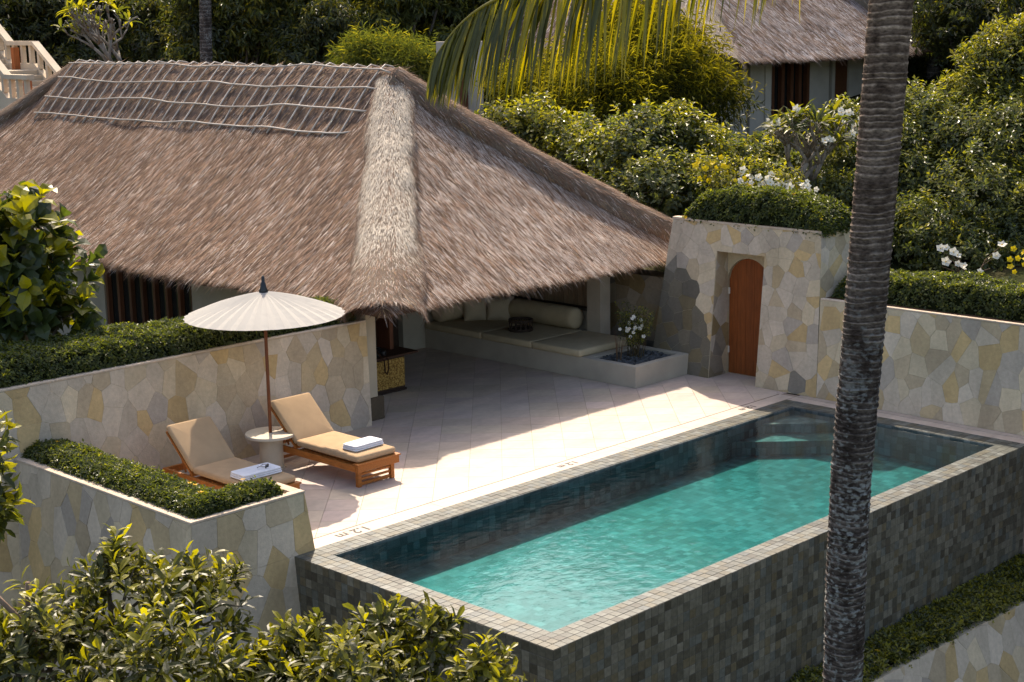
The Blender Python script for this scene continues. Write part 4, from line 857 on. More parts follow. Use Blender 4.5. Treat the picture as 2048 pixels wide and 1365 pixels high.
hedge('dark clipped hedge on the long wall behind the loungers', [(-5.5, 5.5, 10.13, 11.55, 1.93, .46, 30, 5)], 620, .075, nfl=7, young=.06)
hedge('low clipped L-shaped hedge in the foreground planter', [(-1.52, -.74, 5.26, 9.95, .83, .24, 3, 40), (-1.50, .0, 5.25, 5.74, .83, .22, 30, 3)], 1000, .068, nfl=9)
hedge('domed clipped hedge on top of the gate block', [(13.16, 14.4, 4.88, 8.35, 3.22, .72, 6, 3.2)], 800, .085, nfl=6)
hedge('clipped hedge along the right garden wall behind the pool', [(13.3, 14.45, -3.6, 4.72, 1.90, .62, 6, 14)], 700, .08, nfl=8)
hedge('yellowish ground-cover hedge in the trough below the pool', [(3.4+i*1.2, 4.8+i*1.2, -.62-.048*i, -.015, -2.40, .36, 12, 30) for i in range(9)], 640, .085, pal='olive', nfl=9, young=.55)

# ---- foreground shrubs
plant('leafy_shrub', 'large glossy shrub filling the bottom left corner', 'shrub', CL((240, 1235, 13.6, 125), (400, 1225, 13.9, 100), (100, 1340, 13.1, 140), (320, 1390, 12.6, 180), (20, 1310, 13.3, 90), (215, 1155, 13.8, 62), (390, 1165, 13.9, 50)), 520, 9, .16, .155, .056, 'front', 'gloss_leaf', 'foreground shrubs', gz=-3.6, young=.34, big=True, wide=.6, fwd=.55, r0=.08)
plant('leafy_shrub', 'glossy shrub in front of the near pool corner, right of the larger one', 'shrub', CL((640, 1350, 13.1, 95), (800, 1300, 13.3, 75), (720, 1415, 12.6, 150), (865, 1275, 13.1, 45), (520, 1385, 13.3, 95), (590, 1300, 13.4, 50), (760, 1250, 13.3, 40)), 460, 9, .16, .155, .056, 'front', 'gloss_leaf', 'foreground shrubs', gz=-3.6, young=.34, big=True, wide=.6, fwd=.55, r0=.08)
plant('leafy_shrub', 'small yellow-green shrub tip at the bottom edge before the pool wall', 'shrub', CL((965, 1375, 12.6, 55), (985, 1325, 12.6, 28), (1000, 1400, 12.4, 40)), 60, 9, .16, .16, .06, 'front', 'gloss_leaf', 'foreground shrubs', gz=-3.6, young=.7, big=True, wide=.6, fwd=.55, r0=.04)
plant('leafy_branch_tree', 'tree at the left edge showing only a few leafy twigs', 'tree', CL((-45, 960, 11, 55), (-30, 1030, 11, 45), (-25, 890, 11, 35)), 60, 7, .12, .15, .06, 'olive', 'gloss_leaf', None, base=tuple(np.append(atd(-330, 1100, 11)[:2], -3.6)), young=.3, big=True, wide=.55, r0=.05)
# bare stems in the lower left
for P_, lab in (([(-20, 1180, 13.0), (25, 1225, 13.0), (75, 1275, 13.1)], 'brown bare branch rising from the corner shrub'), ([(55, 1165, 13.4), (57, 1260, 13.4), (60, 1320, 13.4)], 'cut upright stem standing in the corner shrub')):
    pts = [atd(*p) for p in P_]; T = thing('dead_branch', lab, 'branch', pts[-1]); V, F = tubeVF([p-pts[-1] for p in pts]+[np.array((.1, .1, -1.5))], [.022, .024, .026, .03], 7); mobj('stem', V, F, MT['bark'], T, np.array((.20, .14, .10)), True)
# ---- fiddle-leaf fig
plant('fiddle_leaf_fig', 'fiddle-leaf fig with big leaves at the left behind the hedge', 'tree', CL((35, 455, 27.8, 70), (95, 560, 27.8, 75), (50, 640, 27.3, 100), (125, 640, 27.3, 62), (15, 540, 27.5, 80), (-40, 500, 27.5, 90), (110, 505, 28, 45)), 170, 7, .26, .37, .27, 'fig', 'leaf', None, gz=.0, young=.5, big=True, wide=.7, fwd=.9, r0=.08, curl=.3, inner=.4)
# ---- shrub in the bench planter
fs = thing('flowering_shrub', 'thin shrub with white flowers in the pebble planter', 'shrub', (12.0, 8.75, .40)); m = MB(); tips = []
for i in range(26):
    a = random.random()*6.28; l_ = random.uniform(.5, 1.15); o_ = np.array((random.gauss(0, .1), random.gauss(0, .1), 0)); e_ = o_+np.array((math.cos(a)*.45*random.random(), math.sin(a)*.5*random.random(), l_)); mid = (o_+e_)/2+np.array((random.gauss(0, .05), random.gauss(0, .05), .06)); m.tube([o_, mid, e_], [.008, .006, .003], 5, (.10, .075, .04)); tips += [e_, mid, mid*.5+e_*.5, mid*.75+e_*.25]
m.build('stems', MT['bark'], fs); tp = np.array(tips); Q = np.repeat(tp, 5, 0)+rng.normal(0, .06, (len(tp)*5, 3))
V, F, c = shoot_leaves(Q, rng.normal(0, 1, Q.shape)+np.array((0, 0, .8)), 4, .03, .055, .032, pal='olive', young=.3); mobj('foliage', V, F, MT['leaf'], fs, c)
for i in range(26): t = np.array((random.gauss(-.10, .14), random.gauss(-.05, .16), random.gauss(.72, .1))); put_flower(FW, t, unit(np.array((-.6, -.6, .4))+rng.normal(0, .3, 3)), fs, random.uniform(.8, 1.15))
pk = thing('bare_twigs', 'upright bare twigs at the left of the pebble planter', 'twigs', (11.45, 8.75, .40)); m = MB()
for i in range(7): a = random.gauss(0, .06); b_ = random.gauss(0, .06); m.tube([(a*.8, b_*.8, 0), (a*1.4, b_*1.4, .35), (a*2.2, b_*2.2, random.uniform(.45, .7))], [.008, .006, .003], 5, (.12, .075, .045))
m.build('stems', MT['bark'], pk)

# ---- planting behind the villa and the gate
g2 = 'shrubs between the villas'
plant('round_leaf_shrub', 'bushy green shrub right behind the far roof hip', 'shrub', CL((1010, 270, 40, 60), (1090, 290, 40, 75), (1150, 340, 39, 80), (1060, 240, 41, 45)), 1300, 7, .22, .16, .095, 'olive', 'leaf', g2, young=.45, big=False)
plant('round_leaf_shrub', 'grey-green shrub between the bamboo and the gate block', 'shrub', CL((1250, 340, 38, 95), (1330, 390, 36.5, 80), (1230, 410, 37, 70), (1290, 280, 38.5, 70)), 1500, 7, .2, .15, .10, 'grey', 'leaf', g2, young=.3)
plant('round_leaf_shrub', 'tall shrub with yellow tips in front of the bamboo', 'shrub', CL((1340, 280, 39, 65), (1400, 300, 39, 50), (1355, 240, 39.5, 35), (1390, 370, 37, 60)), 900, 7, .2, .15, .095, 'olive', 'leaf', g2, young=.5)
yb = plant('flowering_shrub', 'yellow and white flowering shrub right above the gate hedge', 'shrub', CL((1420, 350, 34.5, 40), (1500, 350, 34.5, 40), (1570, 375, 34, 38), (1450, 380, 34, 40)), 340, 6, .14, .10, .06, 'olive', 'leaf', None, young=.75)
b = np.array(yb.location)
for i in range(90):
    x = random.uniform(1390, 1640); t = atd(x, 318+(x-1390)*.22+random.gauss(20, 16), 33.6+random.random()*.6); put_flower(FWB if (x > 1475 and random.random() < .75) else FYB, t-b, unit(np.array((-.6, -.6, .5))+rng.normal(0, .3, 3)), yb, random.uniform(.7, 1.2))
bam = plant('bamboo_clump', 'big feathery yellow-green bamboo clump between the two villas', 'bamboo', CL((1255, 115, 48, 95), (1090, 215, 47.5, 85), (1330, 190, 47, 125), (1220, 230, 46, 140), (1420, 200, 47, 55), (1020, 200, 47.5, 50), (1330, 110, 47.5, 70), (1170, 165, 48, 75), (1285, 60, 48.5, 55)), 6200, 9, .75, .26, .022, 'bamboo', 'fine_leaf', None, young=.5, fwd=1.0, droop=.35, r0=.06, tips=9, inner=.5, curl=.25, upd=.15)
plant('bamboo_clump', 'dark rounded bamboo clump behind the ridge end', 'bamboo', CL((790, 150, 50, 75), (740, 130, 50, 60), (840, 160, 50, 55)), 2600, 6, .28, .28, .026, 'deep', 'fine_leaf', None, young=.1, fwd=.9, droop=.5, tips=6)
g3 = 'tall shrubs behind the right garden wall'
plant('compound_leaf_shrub', 'tall light green shrub at the upper right edge', 'shrub', CL((1975, 130, 41, 50), (2030, 150, 41, 75), (1940, 210, 40.5, 65), (2060, 100, 41, 65), (1995, 80, 41.5, 30)), 1700, 8, .26, .15, .065, 'olive', 'leaf', g3, young=.55)
plant('compound_leaf_shrub', 'dense green shrub right of the palm trunk under the far eave', 'shrub', CL((1830, 235, 40, 55), (1880, 280, 39.5, 80), (1800, 300, 39, 60), (1830, 370, 38.5, 80)), 1800, 8, .24, .14, .068, 'grey', 'leaf', g3, young=.32)
plant('compound_leaf_shrub', 'large grey-green shrub at the right edge above the hedge', 'shrub', CL((2000, 310, 39, 110), (1960, 420, 37.5, 110), (2050, 470, 37, 100), (2050, 250, 39.5, 70)), 2600, 8, .24, .14, .068, 'grey', 'leaf', g3, young=.28)
plant('compound_leaf_shrub', 'dark shaded shrub just behind the right wall hedge', 'shrub', CL((1850, 480, 36.5, 85), (1930, 520, 36, 70), (1790, 450, 37, 60), (2010, 540, 36, 60)), 1700, 8, .22, .14, .07, 'deep', 'leaf', g3, young=.12)
plant('compound_leaf_shrub', 'green shrub left of the palm trunk beside the frangipani', 'shrub', CL((1690, 250, 40, 45), (1680, 330, 39, 50), (1720, 300, 39.5, 50), (1650, 390, 37.5, 45), (1710, 410, 37.5, 60), (1720, 500, 36.5, 50)), 1500, 8, .22, .14, .068, 'grey', 'leaf', g3, young=.35)
plant('compound_leaf_shrub', 'mid-green shrub filling the gap beside the far villa door', 'shrub', CL((1760, 250, 43, 50), (1720, 280, 42.5, 50), (1800, 235, 43, 50), (1900, 240, 43, 70), (1970, 240, 43, 80)), 1900, 8, .24, .14, .07, 'olive', 'leaf', g3, young=.35)
plant('compound_leaf_shrub', 'shaded shrub low between palm trunk and right edge', 'shrub', CL((1900, 380, 40, 110), (1990, 400, 40, 90), (1800, 400, 40, 90), (2060, 380, 40, 80)), 2200, 8, .24, .14, .07, 'deep', 'leaf', g3, young=.2)
plant('round_leaf_shrub', 'dark green shrub low behind the roof hip and gate', 'shrub', CL((1180, 340, 42, 110), (1300, 360, 42, 110), (1420, 330, 42, 80), (1060, 300, 43, 80)), 2400, 7, .22, .16, .10, 'deep', 'leaf', g2, young=.25)
plant('round_leaf_shrub', 'low dark understorey shrub under the flowering frangipani', 'shrub', CL((1480, 330, 41, 45), (1560, 325, 42, 45), (1640, 330, 42, 40), (1520, 300, 43, 30), (1600, 360, 40, 50)), 1000, 7, .2, .15, .10, 'deep', 'leaf', g2, young=.2)
rs = thing('rose_bush', 'thin rose bush with white blooms above the right hedge', 'shrub', atd(1935, 570, 34.5)); b = np.array(rs.location); m = MB()
for i in range(14):
    e_ = atd(1935+random.uniform(-70, 75), random.uniform(490, 545), 34.3)-b; m.tube([(0, 0, -.4), e_*.5+np.array((0, 0, .1)), e_], [.012, .009, .004], 5, (.2, .14, .10))
    if i < 11: put_flower(FWB, e_, unit(np.array((-.6, -.5, .6))+rng.normal(0, .2, 3)), rs, random.uniform(.9, 1.5))
for i in range(8): put_flower(FYB, atd(2035+random.uniform(-20, 20), 510+random.uniform(-12, 35), 34)-b, unit(np.array((-.6, -.5, .6))+rng.normal(0, .3, 3)), rs, random.uniform(.8, 1.3))
m.build('stems', MT['bark'], rs)
# ---- frangipani: forking grey limbs with leaf rosettes
def frangipani(label, base, h, spread, depth, leafy, flowers, seed, lean=(0, 0, 0)):
    r = random.Random(seed); T = thing('frangipani_tree', label, 'tree', base); m = MB(); tips = []
    def grow(p, d, l, rad, k):
        e = p+d*l; mid = (p+e)/2+np.array((r.gauss(0, .04), r.gauss(0, .04), .03))*l; m.tube([p, mid, e], [rad, rad*.85, rad*.75], 6, (.24, .21, .18))
        if k == 0: tips.append((e, d)); return
        for i in range(r.choice((2, 3, 3))):
            nd = unit(d*.8+np.array((r.gauss(0, spread), r.gauss(0, spread), r.uniform(.1, .5)))); grow(e, nd, l*r.uniform(.6, .85), rad*.68, k-1)
    for i in range(3): grow(np.zeros(3), unit(np.array((r.gauss(0, .4), r.gauss(0, .4), 1))+np.array(lean)), h*.32, .09, depth)
    m.build('limbs', MT['bark'], T, True); sel = [t for t in tips if r.random() < leafy]
    if sel:
        P = np.array([t[0] for t in sel]); D = np.array([t[1] for t in sel]); V, F, c = shoot_leaves(P, D+np.array((0, 0, .3)), 9, .10, .46, .12, fwd=.5, droop=.15, big=True, pal='olive', young=.5, curl=.2); mobj('crown', V, F, MT['leaf'], T, c)
    for t, d in tips:
        if r.random() < flowers:
            for _ in range(4): put_flower(FWB, t+d*.12+np.array((r.gauss(0, .08), r.gauss(0, .08), r.gauss(.06, .05))), unit(np.array((-.6, -.6, .5))+np.array((r.gauss(0, .4), r.gauss(0, .4), 0))), T, r.uniform(.8, 1.2))
    return T
p = atd(1610, 440, 37.0); frangipani('frangipani tree with pale flowers in front of the far villa', tuple(p), 2.7, .62, 4, .20, .07, 4)
p = atd(245, 190, 49); frangipani('almost bare frangipani behind the left end of the ridge', tuple(p), 3.0, .60, 4, .12, .0, 9)

# ---- far villa
v2 = thing('thatched_villa', 'second thatched villa on the slope at the upper right', 'building')
R2 = Roof(27.4, 41.6, 18.3, 31.0, 5.0, 6.3, 6.12, 5.6); R2.ze = 6.12; rf = roof_mesh(R2, v2, 'roof', .4, .22); 
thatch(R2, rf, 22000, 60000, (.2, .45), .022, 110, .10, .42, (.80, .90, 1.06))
cp, P, D, N, s, a, Lb = roll(rf, R2, (32.4, 24.6, 11.7), (27.45, 18.4, 6.1), .6, .95, 7000, base=(.3, .25, .2), rise=.06, flat=.62); roll_straw(cp, P, D, N, s, a, (.25, .5), 7000, .5, .2, .6*(1-np.clip(np.abs(a)-.6, 0, 1)))
cp, P, D, N, s, a, Lb = roll(rf, R2, (36.6, 24.6, 11.7), (41.5, 18.4, 6.1), .5, .7, 3000, base=(.19, .15, .115), rise=.1, flat=.8); roll_straw(cp, P, D, N, s, a, (.25, .5), 3000, .4, .1)
VW = np.array((.44, .40, .34)); z0 = 2.6
m = MB(); m.box((28.9, 19.6, z0), (32.3, 19.9, 6.9), VW); m.box((32.301, 19.6, z0), (34.6, 19.9, 4.05), VW); m.box((34.601, 19.6, z0), (36.3, 19.9, 6.9), VW); m.box((36.301, 19.6, z0), (37.2, 19.9, 3.0), VW); m.box((37.201, 19.6, z0), (39.2, 19.9, 6.9), VW); m.box((28.9, 19.901, z0), (29.2, 29.6, 6.9), VW); m.box((38.9, 19.901, z0), (39.2, 29.6, 6.9), VW); m.build('wall', MT['plaster'], v2)
m = MB(); m.box((28.2, 19.0, 2.0), (29.8, 19.55, 4.0), VW*.95); m.build('terrace_wall', MT['plaster'], v2)
m = MB(); m.box((30.9, 19.50, 2.61), (30.96, 19.599, 6.8), VW*.6); m.box((35.9, 19.5, 2.61), (35.96, 19.599, 6.8), VW*.6); m.box((31.9, 19.55, 2.61), (32.29, 19.599, 6.85), VW*1.1); m.build('pilaster', MT['plaster'], v2)
wn2 = link(bpy.data.objects.new('window', None), v2)
m = MB(); m.box((32.3, 19.72, 4.06), (34.6, 19.75, 6.4), (.06, .07, .07)); m.build('pane', MT['glass'], wn2)
for x in (32.35, 32.95, 33.5, 34.0, 34.5): m = MB(); m.box((x-.09, 19.55, 4.06), (x+.09, 19.70, 6.6), (.10, .035, .014)); m.build('mullion', MT['wood'], wn2)
m = MB(); m.box((32.25, 19.5, 3.97), (34.65, 19.7, 4.055), (.11, .04, .016)); m.build('sill', MT['wood'], wn2)
m = MB(); m.box((36.31, 19.66, 3.01), (37.19, 19.72, 6.6), (.11, .042, .018)); m.build('door', MT['wood'], v2)
# free-standing pale block and post left of the bamboo, belonging to the far villa's forecourt
fb = thing('garden_wall_block', 'pale plastered wall block behind the palm frond tips', 'wall'); p = atd(905, 240, 46)
m = MB(); q = atd(872, 88, 47); q2 = atd(965, 90, 47); zt = atd(900, 84, 47)[2]; dv = q2-q; dn = np.array((-dv[1], dv[0], 0)); dn = dn/np.linalg.norm(dn)*.5; dn = dn if dn@FF > 0 else -dn
m.hexa([(q[0], q[1], 1), (q2[0], q2[1], 1), (q2[0]+dn[0], q2[1]+dn[1], 1), (q[0]+dn[0], q[1]+dn[1], 1), (q[0], q[1], zt), (q2[0], q2[1], zt), (q2[0]+dn[0], q2[1]+dn[1], zt), (q[0]+dn[0], q[1]+dn[1], zt)], VW*1.05); m.build('wall', MT['plaster'], fb)
c0 = atd(927, 150, 46.8); m = MB(); m.box((c0[0]-.09, c0[1]-.09, 1), (c0[0]+.09, c0[1]+.09, atd(927, 132, 46.8)[2]), (.12, .045, .02)); m.build('post', MT['wood'], fb)

# ---- cream staircase on the far left slope
st = thing('stone_staircase', 'cream stone staircase with balustrades on the hillside at the upper left', 'staircase'); ST = np.array((.60, .50, .38))
xs0, xs1 = 11.4, 13.07; yL, zL = 35.1, 6.13   # landing edge, floor height
prof = []                                    # stair floor profile (y, z), climbing towards +Y
steps = []; dn = .99; rl = 1.45
for i in range(6): steps.append((yL-rl+i*rl/6, yL-rl+(i+1)*rl/6, zL-dn+dn/6*(i+1)))
land = (yL, yL+1.65); yy = land[1]
for i in range(14): steps.append((yy, yy+.242, zL+.165*(i+1))); yy += .242
for a, b_, z in steps: m = MB(); m.box((xs0+.001, a, z-.6), (xs1-.001, b_-.004, z), ST*random.uniform(.8, 1.0), .012); m.build('step', MT['plaster'], st)
m = MB(); m.box((xs0+.001, land[0], zL-.6), (xs1-.001, land[1]-.004, zL), ST*.95, .01); m.box((xs0-.15, yL-rl-1.4, zL-dn-.8), (xs1+1.5, yL-rl-.005, zL-dn), ST*.95, .01); m.box((xs0-.1, yL-rl-1.3, 1.0), (xs1+.1, yy, zL-dn-.85), ST*.7); m.build('landing', MT['plaster'], st)
def zf(y):
    y0 = yL-rl
    return zL-dn if y < y0 else zL-dn+(y-y0)/rl*dn if y < land[0] else zL if y < land[1] else zL+(y-land[1])/.242*.165
for x in (xs0-.08, xs1+.08):
    brk = [yL-rl-1.4, yL-rl, land[0], land[1], yy]
    for a, b_ in zip(brk[:-1], brk[1:]):
        za, zb = zf(a+.01), zf(b_-.01); m = MB()
        m.hexa([(x-.10, a, za-.9), (x+.10, a, za-.9), (x+.10, b_, zb-.9), (x-.10, b_, zb-.9), (x-.10, a, za+.2), (x+.10, a, za+.2), (x+.10, b_, zb+.2), (x-.10, b_, zb+.2)], ST*1.02); m.build('stringer', MT['plaster'], st)
        m = MB(); m.hexa([(x-.13, a, za+.78), (x+.13, a, za+.78), (x+.13, b_, zb+.78), (x-.13, b_, zb+.78), (x-.13, a, za+.92), (x+.13, a, za+.92), (x+.13, b_, zb+.92), (x-.13, b_, zb+.92)], ST*1.05); m.build('handrail', MT['plaster'], st)
        nb = max(2, int((b_-a)/.42))
        for i in range(nb):
            y2 = a+(i+.5)*(b_-a)/nb; m = MB(); m.box((x-.07, y2-.07, zf(y2)+.19), (x+.07, y2+.07, zf(y2)+.80), ST); m.build('baluster', MT['plaster'], st)
for x, y2 in ((xs1-.12, land[0]+1.0), (xs0+.25, yL-rl-.6)):
    m = MB(); m.box((x-.10, y2-.10, zf(y2)), (x+.10, y2+.10, zf(y2)+.72), (.35, .11, .035)); m.build('lantern', MT['wood'], st)

# ---- forest
def tree_proto(name, label, nsh, k, L, Wd, pal, droop, young, seed, rad=3.2, hgt=9, mat='leaf', upd=.4):
    r = random.Random(seed); cl = []
    for i in range(11): a = r.random()*6.28; q = r.random()**.5*rad*.75; cl.append((np.array((math.cos(a)*q, math.sin(a)*q, hgt+r.uniform(-.9, 1.1)*rad*.85)), np.array((1.35, 1.35, 1.1))*r.uniform(.7, 1.1)*rad/3.2))
    return plant(name, label, 'tree', cl, nsh, k, .4, L, Wd, pal, mat, 'forest trees on the slope', (0, 0, 0), .2, young, (.10, .085, .07), .4, droop=droop, upd=upd, tips=5)
def dup(o, loc, rz, sc, label):
    c = o.copy(); COL.objects.link(c); c.location = loc; c.rotation_euler = (0, 0, rz); c.scale = (sc,)*3; c['label'] = label
    for ch in o.children: d = ch.copy(); COL.objects.link(d); d.parent = c
    return c
protos = [tree_proto('broadleaf_tree', '', 1900, 7, .36, .12, 'forest', .7, .25, 2), tree_proto('broadleaf_tree', '', 1900, 7, .30, .13, 'forest', .25, .12, 3), tree_proto('broadleaf_tree', '', 1900, 7, .40, .13, 'deep', .9, .4, 6)]
spots = []   # px, py of crown centre, distance, prototype, scale
for px, py, d_, k_, sc in [(560, 40, 56, 2, .8), (690, 20, 58, 2, .9), (800, 60, 57, 2, .75), (900, 0, 60, 2, .9), (470, 80, 56, 2, .7), (360, 90, 57, 0, .75), (300, 30, 62, 1, 1.), (200, 50, 64, 1, 1.), (90, 20, 66, 1, 1.), (0, 40, 62, 0, 1.), (-60, 120, 60, 0, 1.), (420, 0, 66, 1, 1.), (1010, 40, 64, 1, 1.), (1080, -40, 66, 0, 1.), (640, 100, 54, 0, .6), (1930, 20, 66, 1, 1.), (2040, 0, 64, 0, 1.), (1990, 90, 60, 1, .9), (1870, -20, 70, 1, 1.), (2080, 110, 56, 1, .9), (160, 120, 60, 1, .8), (960, 100, 60, 1, .8)]+[(-80+i*110, -20+40*math.sin(i*2.1), 82+6*math.sin(i*1.3), i % 2, 1.35) for i in range(21)]+[(-60+i*110, -120+30*math.sin(i*1.1), 100, (i+1) % 2, 1.7) for i in range(21)]+[(-60+i*150, 60+20*math.sin(i*1.7), 74+4*math.sin(i*2.3), (0, 1, 2)[i % 3], 1.1) for i in range(15)]:
    spots.append((px, py, d_, k_, sc))
side = lambda px: 'far left' if px < 350 else 'left of centre' if px < 750 else 'centre' if px < 1150 else 'right of centre' if px < 1700 else 'far right'
used = set()
for i, (px, py, d_, k_, sc) in enumerate(spots):
    c = atd(px, py, d_); g = float(ground_h(np.array([c[0]]), np.array([c[1]]))[0]); zc = c[2]-9*sc
    kind = ('drooping dark forest tree', 'dense dark forest tree', 'mid-green tree with hanging leaves')[k_]; dep = 'in the front row' if d_ < 70 else 'deep in the shaded forest' if d_ < 90 else 'at the back of the shaded forest'
    rank = sorted(q[0] for q in spots if q[3] == k_ and ((q[2] < 70) == (d_ < 70)) and ((q[2] < 90) == (d_ < 90))).index(px); ordn = 'first second third fourth fifth sixth seventh eighth ninth tenth eleventh twelfth thirteenth fourteenth fifteenth sixteenth seventeenth eighteenth nineteenth twentieth'.split()[rank]
    lab = '%s %s, %s from the left' % (kind, dep, ordn)
    o = protos[k_] if k_ not in used else None
    if o is not None: used.add(k_); o.location = (c[0], c[1], zc); o.rotation_euler = (0, 0, i*1.7); o.scale = (sc,)*3; o['label'] = lab
    else: o = dup(protos[k_], (c[0], c[1], zc), i*1.7, sc, lab)
# forest floor undergrowth: one mass of leaves over the hillside
n = 26000; px = rng.uniform(-150, 2200, n); dd = rng.uniform(62, 112, n); yw = math.radians(44.518)-np.arctan((px-1024)/FPX); X = CAM[0]+dd*np.cos(yw); Y = CAM[1]+dd*np.sin(yw); P = np.stack([X, Y, ground_h(X, Y)+rng.random(n)*1.2], 1)
V, F, c = shoot_leaves(P, rng.normal(0, .5, P.shape)+np.array((-.3, -.3, .8)), 4, .5, .6, .28, pal='forest', young=.05); tag(mobj('undergrowth', V, F, MT['leaf'], None, c), 'dark undergrowth covering the forest slope', 'undergrowth', kind='stuff')

# ---- palms
def ring_trunk(T, path, r0, r1, step, lich, seed, seg=40, name='trunk'):
    path = np.array(path, float); sl = np.concatenate([[0], np.cumsum(np.linalg.norm(np.diff(path, axis=0), axis=1))]); tot = sl[-1]; r = random.Random(seed); S = []; kind = []
    s = 0.
    while s < tot:
        h = step*r.uniform(.7, 1.35)
        for f, kd in ((0, 0), (.55, 1), (.82, 2), (.97, 3)): S.append(s+h*f); kind.append(kd)
        s += h
    S = np.array(S); kind = np.array(kind); keep = S < tot; S = S[keep]; kind = kind[keep]
    C = np.stack([np.interp(S, sl, path[:, i]) for i in range(3)], 1); n = len(S); a = np.linspace(0, 2*math.pi, seg, endpoint=False)
    ring_id = np.cumsum(kind == 0); amp = (.35+1.1*_tab[ring_id % 256, 7])[:, None]; tilt = (_tab[ring_id % 256, 19]-.5)[:, None]; tph = (_tab[ring_id % 256, 31]*6.28)[:, None]
    per = lambda sc, f, o: vnoise(sc*S[:, None]+o+0*a[None], 3+np.cos(a)[None]*f+o)*.5+vnoise(sc*S[:, None]+o+5+0*a[None], 9+np.sin(a)[None]*f+o)*.5
    rad = (r0+(r1-r0)*S/tot)[:, None]*(1+np.array([-.022, -.012, .026, .012])[kind][:, None]*amp*(.3+1.4*per(6, 2.5, 1))+.05*(per(12, 3.5, 2)-.5)); wob = .05*(per(1.1, 1.3, 3)-.5)+.022*(per(7, 2.6, 4)-.5)+.018*tilt*np.cos(a[None]+tph)
    V = np.stack([C[:, 0, None]+rad*np.cos(a), C[:, 1, None]+rad*np.sin(a), C[:, 2, None]+wob], -1)
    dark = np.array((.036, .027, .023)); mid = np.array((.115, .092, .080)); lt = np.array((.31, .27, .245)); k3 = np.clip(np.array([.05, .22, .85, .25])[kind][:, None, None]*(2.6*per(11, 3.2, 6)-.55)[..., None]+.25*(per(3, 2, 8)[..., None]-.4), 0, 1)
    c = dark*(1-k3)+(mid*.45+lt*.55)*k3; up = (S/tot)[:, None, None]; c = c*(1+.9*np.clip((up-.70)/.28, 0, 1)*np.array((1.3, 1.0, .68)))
    i, j = np.meshgrid(np.arange(n-1), np.arange(seg), indexing='ij'); F = np.stack([i*seg+j, i*seg+(j+1) % seg, (i+1)*seg+(j+1) % seg, (i+1)*seg+j], -1).reshape(-1, 4)
    b = np.array(T.location); o = mobj(name, V.reshape(-1, 3)-b, F, MT['palm_bark'], T, c.reshape(-1, 3)); at_ = o.data.attributes.new('lichen', 'FLOAT', 'POINT'); at_.data.foreach_set('value', (np.clip((.84-S/tot)*5, 0, 1)[:, None]*lich+0*a[None]).ravel().astype(np.float32)); return o
pd = 12.6
pts = [atd(x, y, pd) for x, y in ((1777, 60), (1782, 0), (1786, -60))]
path = [atd(x, y, pd) for x, y in ((1668, 1900), (1680, 1500), (1688, 1300), (1692, 1150), (1702, 950), (1722, 720), (1742, 480), (1762, 240), (1780, 30), (1788, -70))]
pb_ = atd(1660, 2400, pd); 
palm = thing('coconut_palm', 'ringed coconut palm trunk crossing the picture in front of the pool', 'palm tree', (path[0][0], path[0][1], -3.6)); path = [np.array((path[0][0]-.05, path[0][1]-.05, -3.6))]+path
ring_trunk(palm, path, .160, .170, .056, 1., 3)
top = path[-1]; bb = np.array(palm.location)
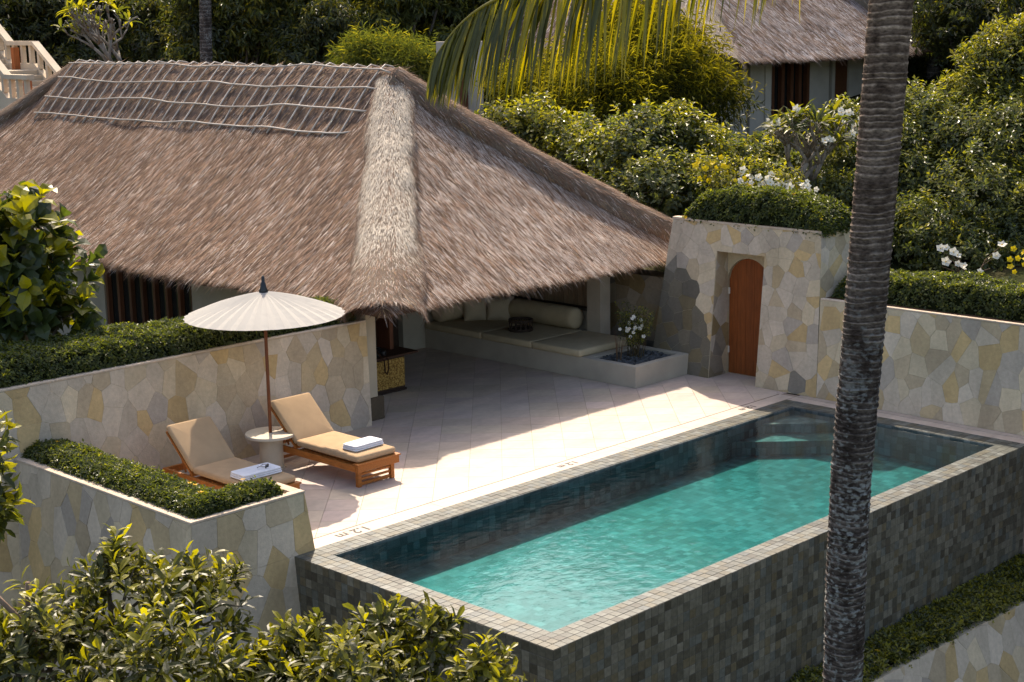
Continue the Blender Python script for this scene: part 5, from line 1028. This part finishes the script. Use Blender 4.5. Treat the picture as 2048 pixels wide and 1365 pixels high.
# fibrous leaf bases below the crown
m = MB()
for i in range(34):
    a = i*2.4; u = np.array((math.cos(a), math.sin(a), 0)); q = top-bb+np.array((0, 0, -.22+.02*i+random.uniform(-.03, .03))); w_ = np.array((-math.sin(a), math.cos(a), 0))*.11
    r_ = .165; m.add([q+u*r_-w_, q+u*r_+w_, q+u*(r_+.10)+w_*.7+np.array((0, 0, .26)), q+u*(r_+.10)-w_*.7+np.array((0, 0, .26))], [(0, 1, 2, 3)], np.array((.13, .085, .045))*random.uniform(.5, 1.4))
m.build('leaf_bases', MT['bark'], palm)
def frond(T, pts, nl, Lmax, hang, seed, young=.22, spread=1.):
    pts = np.array(pts, float); b = np.array(T.location); t = np.linspace(0, 1, len(pts)); tt = np.linspace(0, 1, 40); sp = np.stack([np.interp(tt, t, pts[:, i]) for i in range(3)], 1)
    for _ in range(6): sp[1:-1] = (sp[:-2]+2*sp[1:-1]+sp[2:])/4
    V, F = tubeVF(sp-b, np.linspace(.035, .006, 40), 6); fr = mobj('frond', V, F, MT['palm_leaf'], T, np.array((.22, .20, .03)), True)
    r = np.random.default_rng(seed); s = np.sort(.12+.88*r.random(nl)**.65); C = np.stack([np.interp(s, tt, sp[:, i]) for i in range(3)], 1); Tn = np.stack([np.interp(s, tt, np.gradient(sp[:, i])) for i in range(3)], 1); Tn = unit(Tn)
    lat = unit(np.cross(Tn, (0, 0, 1.)))*np.where(r.random(nl) < .5, 1, -1)[:, None]*spread
    Ln = Lmax*np.clip(np.sin(np.pi*np.clip(.16+s*.80, 0, 1))**.6, .25, 1)*r.uniform(.85, 1.1, nl); W_ = r.uniform(.020, .031, nl)
    # each leaflet: 4 stations bending from sideways to hanging
    P = [C]; d = unit(lat*.28+Tn*(.22+.75*s[:, None]**4)+np.array((0, 0, -.75))*min(hang, 1)+r.normal(0, .07, (nl, 3)))
    for k_ in range(4): d = unit(d+np.array((0, 0, -1.))*hang*(.10+.09*k_)); P.append(P[-1]+d*Ln[:, None]/4)
    sd_ = unit(np.cross(unit(P[-1]-P[0]), FF+r.normal(0, .5, (nl, 3)))); Vs = []
    wk_ = [.35, 1., .9, .55, .04]
    for k_ in range(5): Vs += [P[k_]-sd_*(W_*wk_[k_])[:, None]/2-b, P[k_]+sd_*(W_*wk_[k_])[:, None]/2-b]
    V = np.stack(Vs, 1).reshape(-1, 3); Fq = np.array([(2*k_, 2*k_+1, 2*k_+3, 2*k_+2) for k_ in range(4)]); F = (np.arange(nl)[:, None, None]*10+Fq[None]).reshape(-1, 4)
    c = np.repeat(lcol(nl, 'palm', young), 10, 0); mobj('leaflets', V, F, MT['palm_leaf'], fr, c); return fr
frond(palm, [top+np.array((0, 0, .15))]+[atd(x, y, d_) for x, y, d_ in ((1690, -170, 12.5), (1540, -200, 12.4), (1400, -150, 12.3), (1250, -92, 12.2), (1140, -52, 12.15), (1040, -22, 12.1), (960, 12, 12.0), (905, 62, 12.0), (868, 118, 12.0))], 300, .98, 1.0, 1, .25)
for k_, (ax_, el, ln) in enumerate(((-70, 60, 3.6), (-120, 55, 3.6), (-30, 65, 3.8), (20, 70, 3.8), (170, 72, 3.4), (80, 78, 3.2))):
    a = math.radians(ax_); e_ = math.radians(el); d0 = np.array((math.cos(a)*math.cos(e_), math.sin(a)*math.cos(e_), math.sin(e_))); q = [top+np.array((0, 0, .15))]
    for j in range(6): q.append(q[-1]+d0*ln/6); d0 = unit(d0+np.array((0, 0, -.10)))
    frond(palm, q, 110, .8, .4, 10+k_)
for lab, px, py0, d_, w_, c_ in (('pale grey palm trunk rising behind the thatched ridge', 411, 190, 53, .21, 0), ('dark palm trunk behind the far villa roof at the upper right', 1866, 120, 62, .26, 0)):
    b0 = atd(px+3, py0, d_); t0 = atd(px-6, -260, d_); gz = float(ground_h(np.array([b0[0]]), np.array([b0[1]]))[0])-.2
    T = thing('palm_tree', lab, 'palm tree', (b0[0], b0[1], gz)); ring_trunk(T, [(b0[0], b0[1], gz), b0, t0], w_*1.1, w_*.85, .12, .9, 5, 16)
    for j in range(9):
        a = j*.7; d0 = np.array((math.cos(a)*.6, math.sin(a)*.6, .8)); q = [np.array(t0)]
        for _ in range(6): q.append(q[-1]+d0*.6); d0 = unit(d0+np.array((0, 0, -.25)))
        frond(T, q, 70, .8, .4, 40+j)
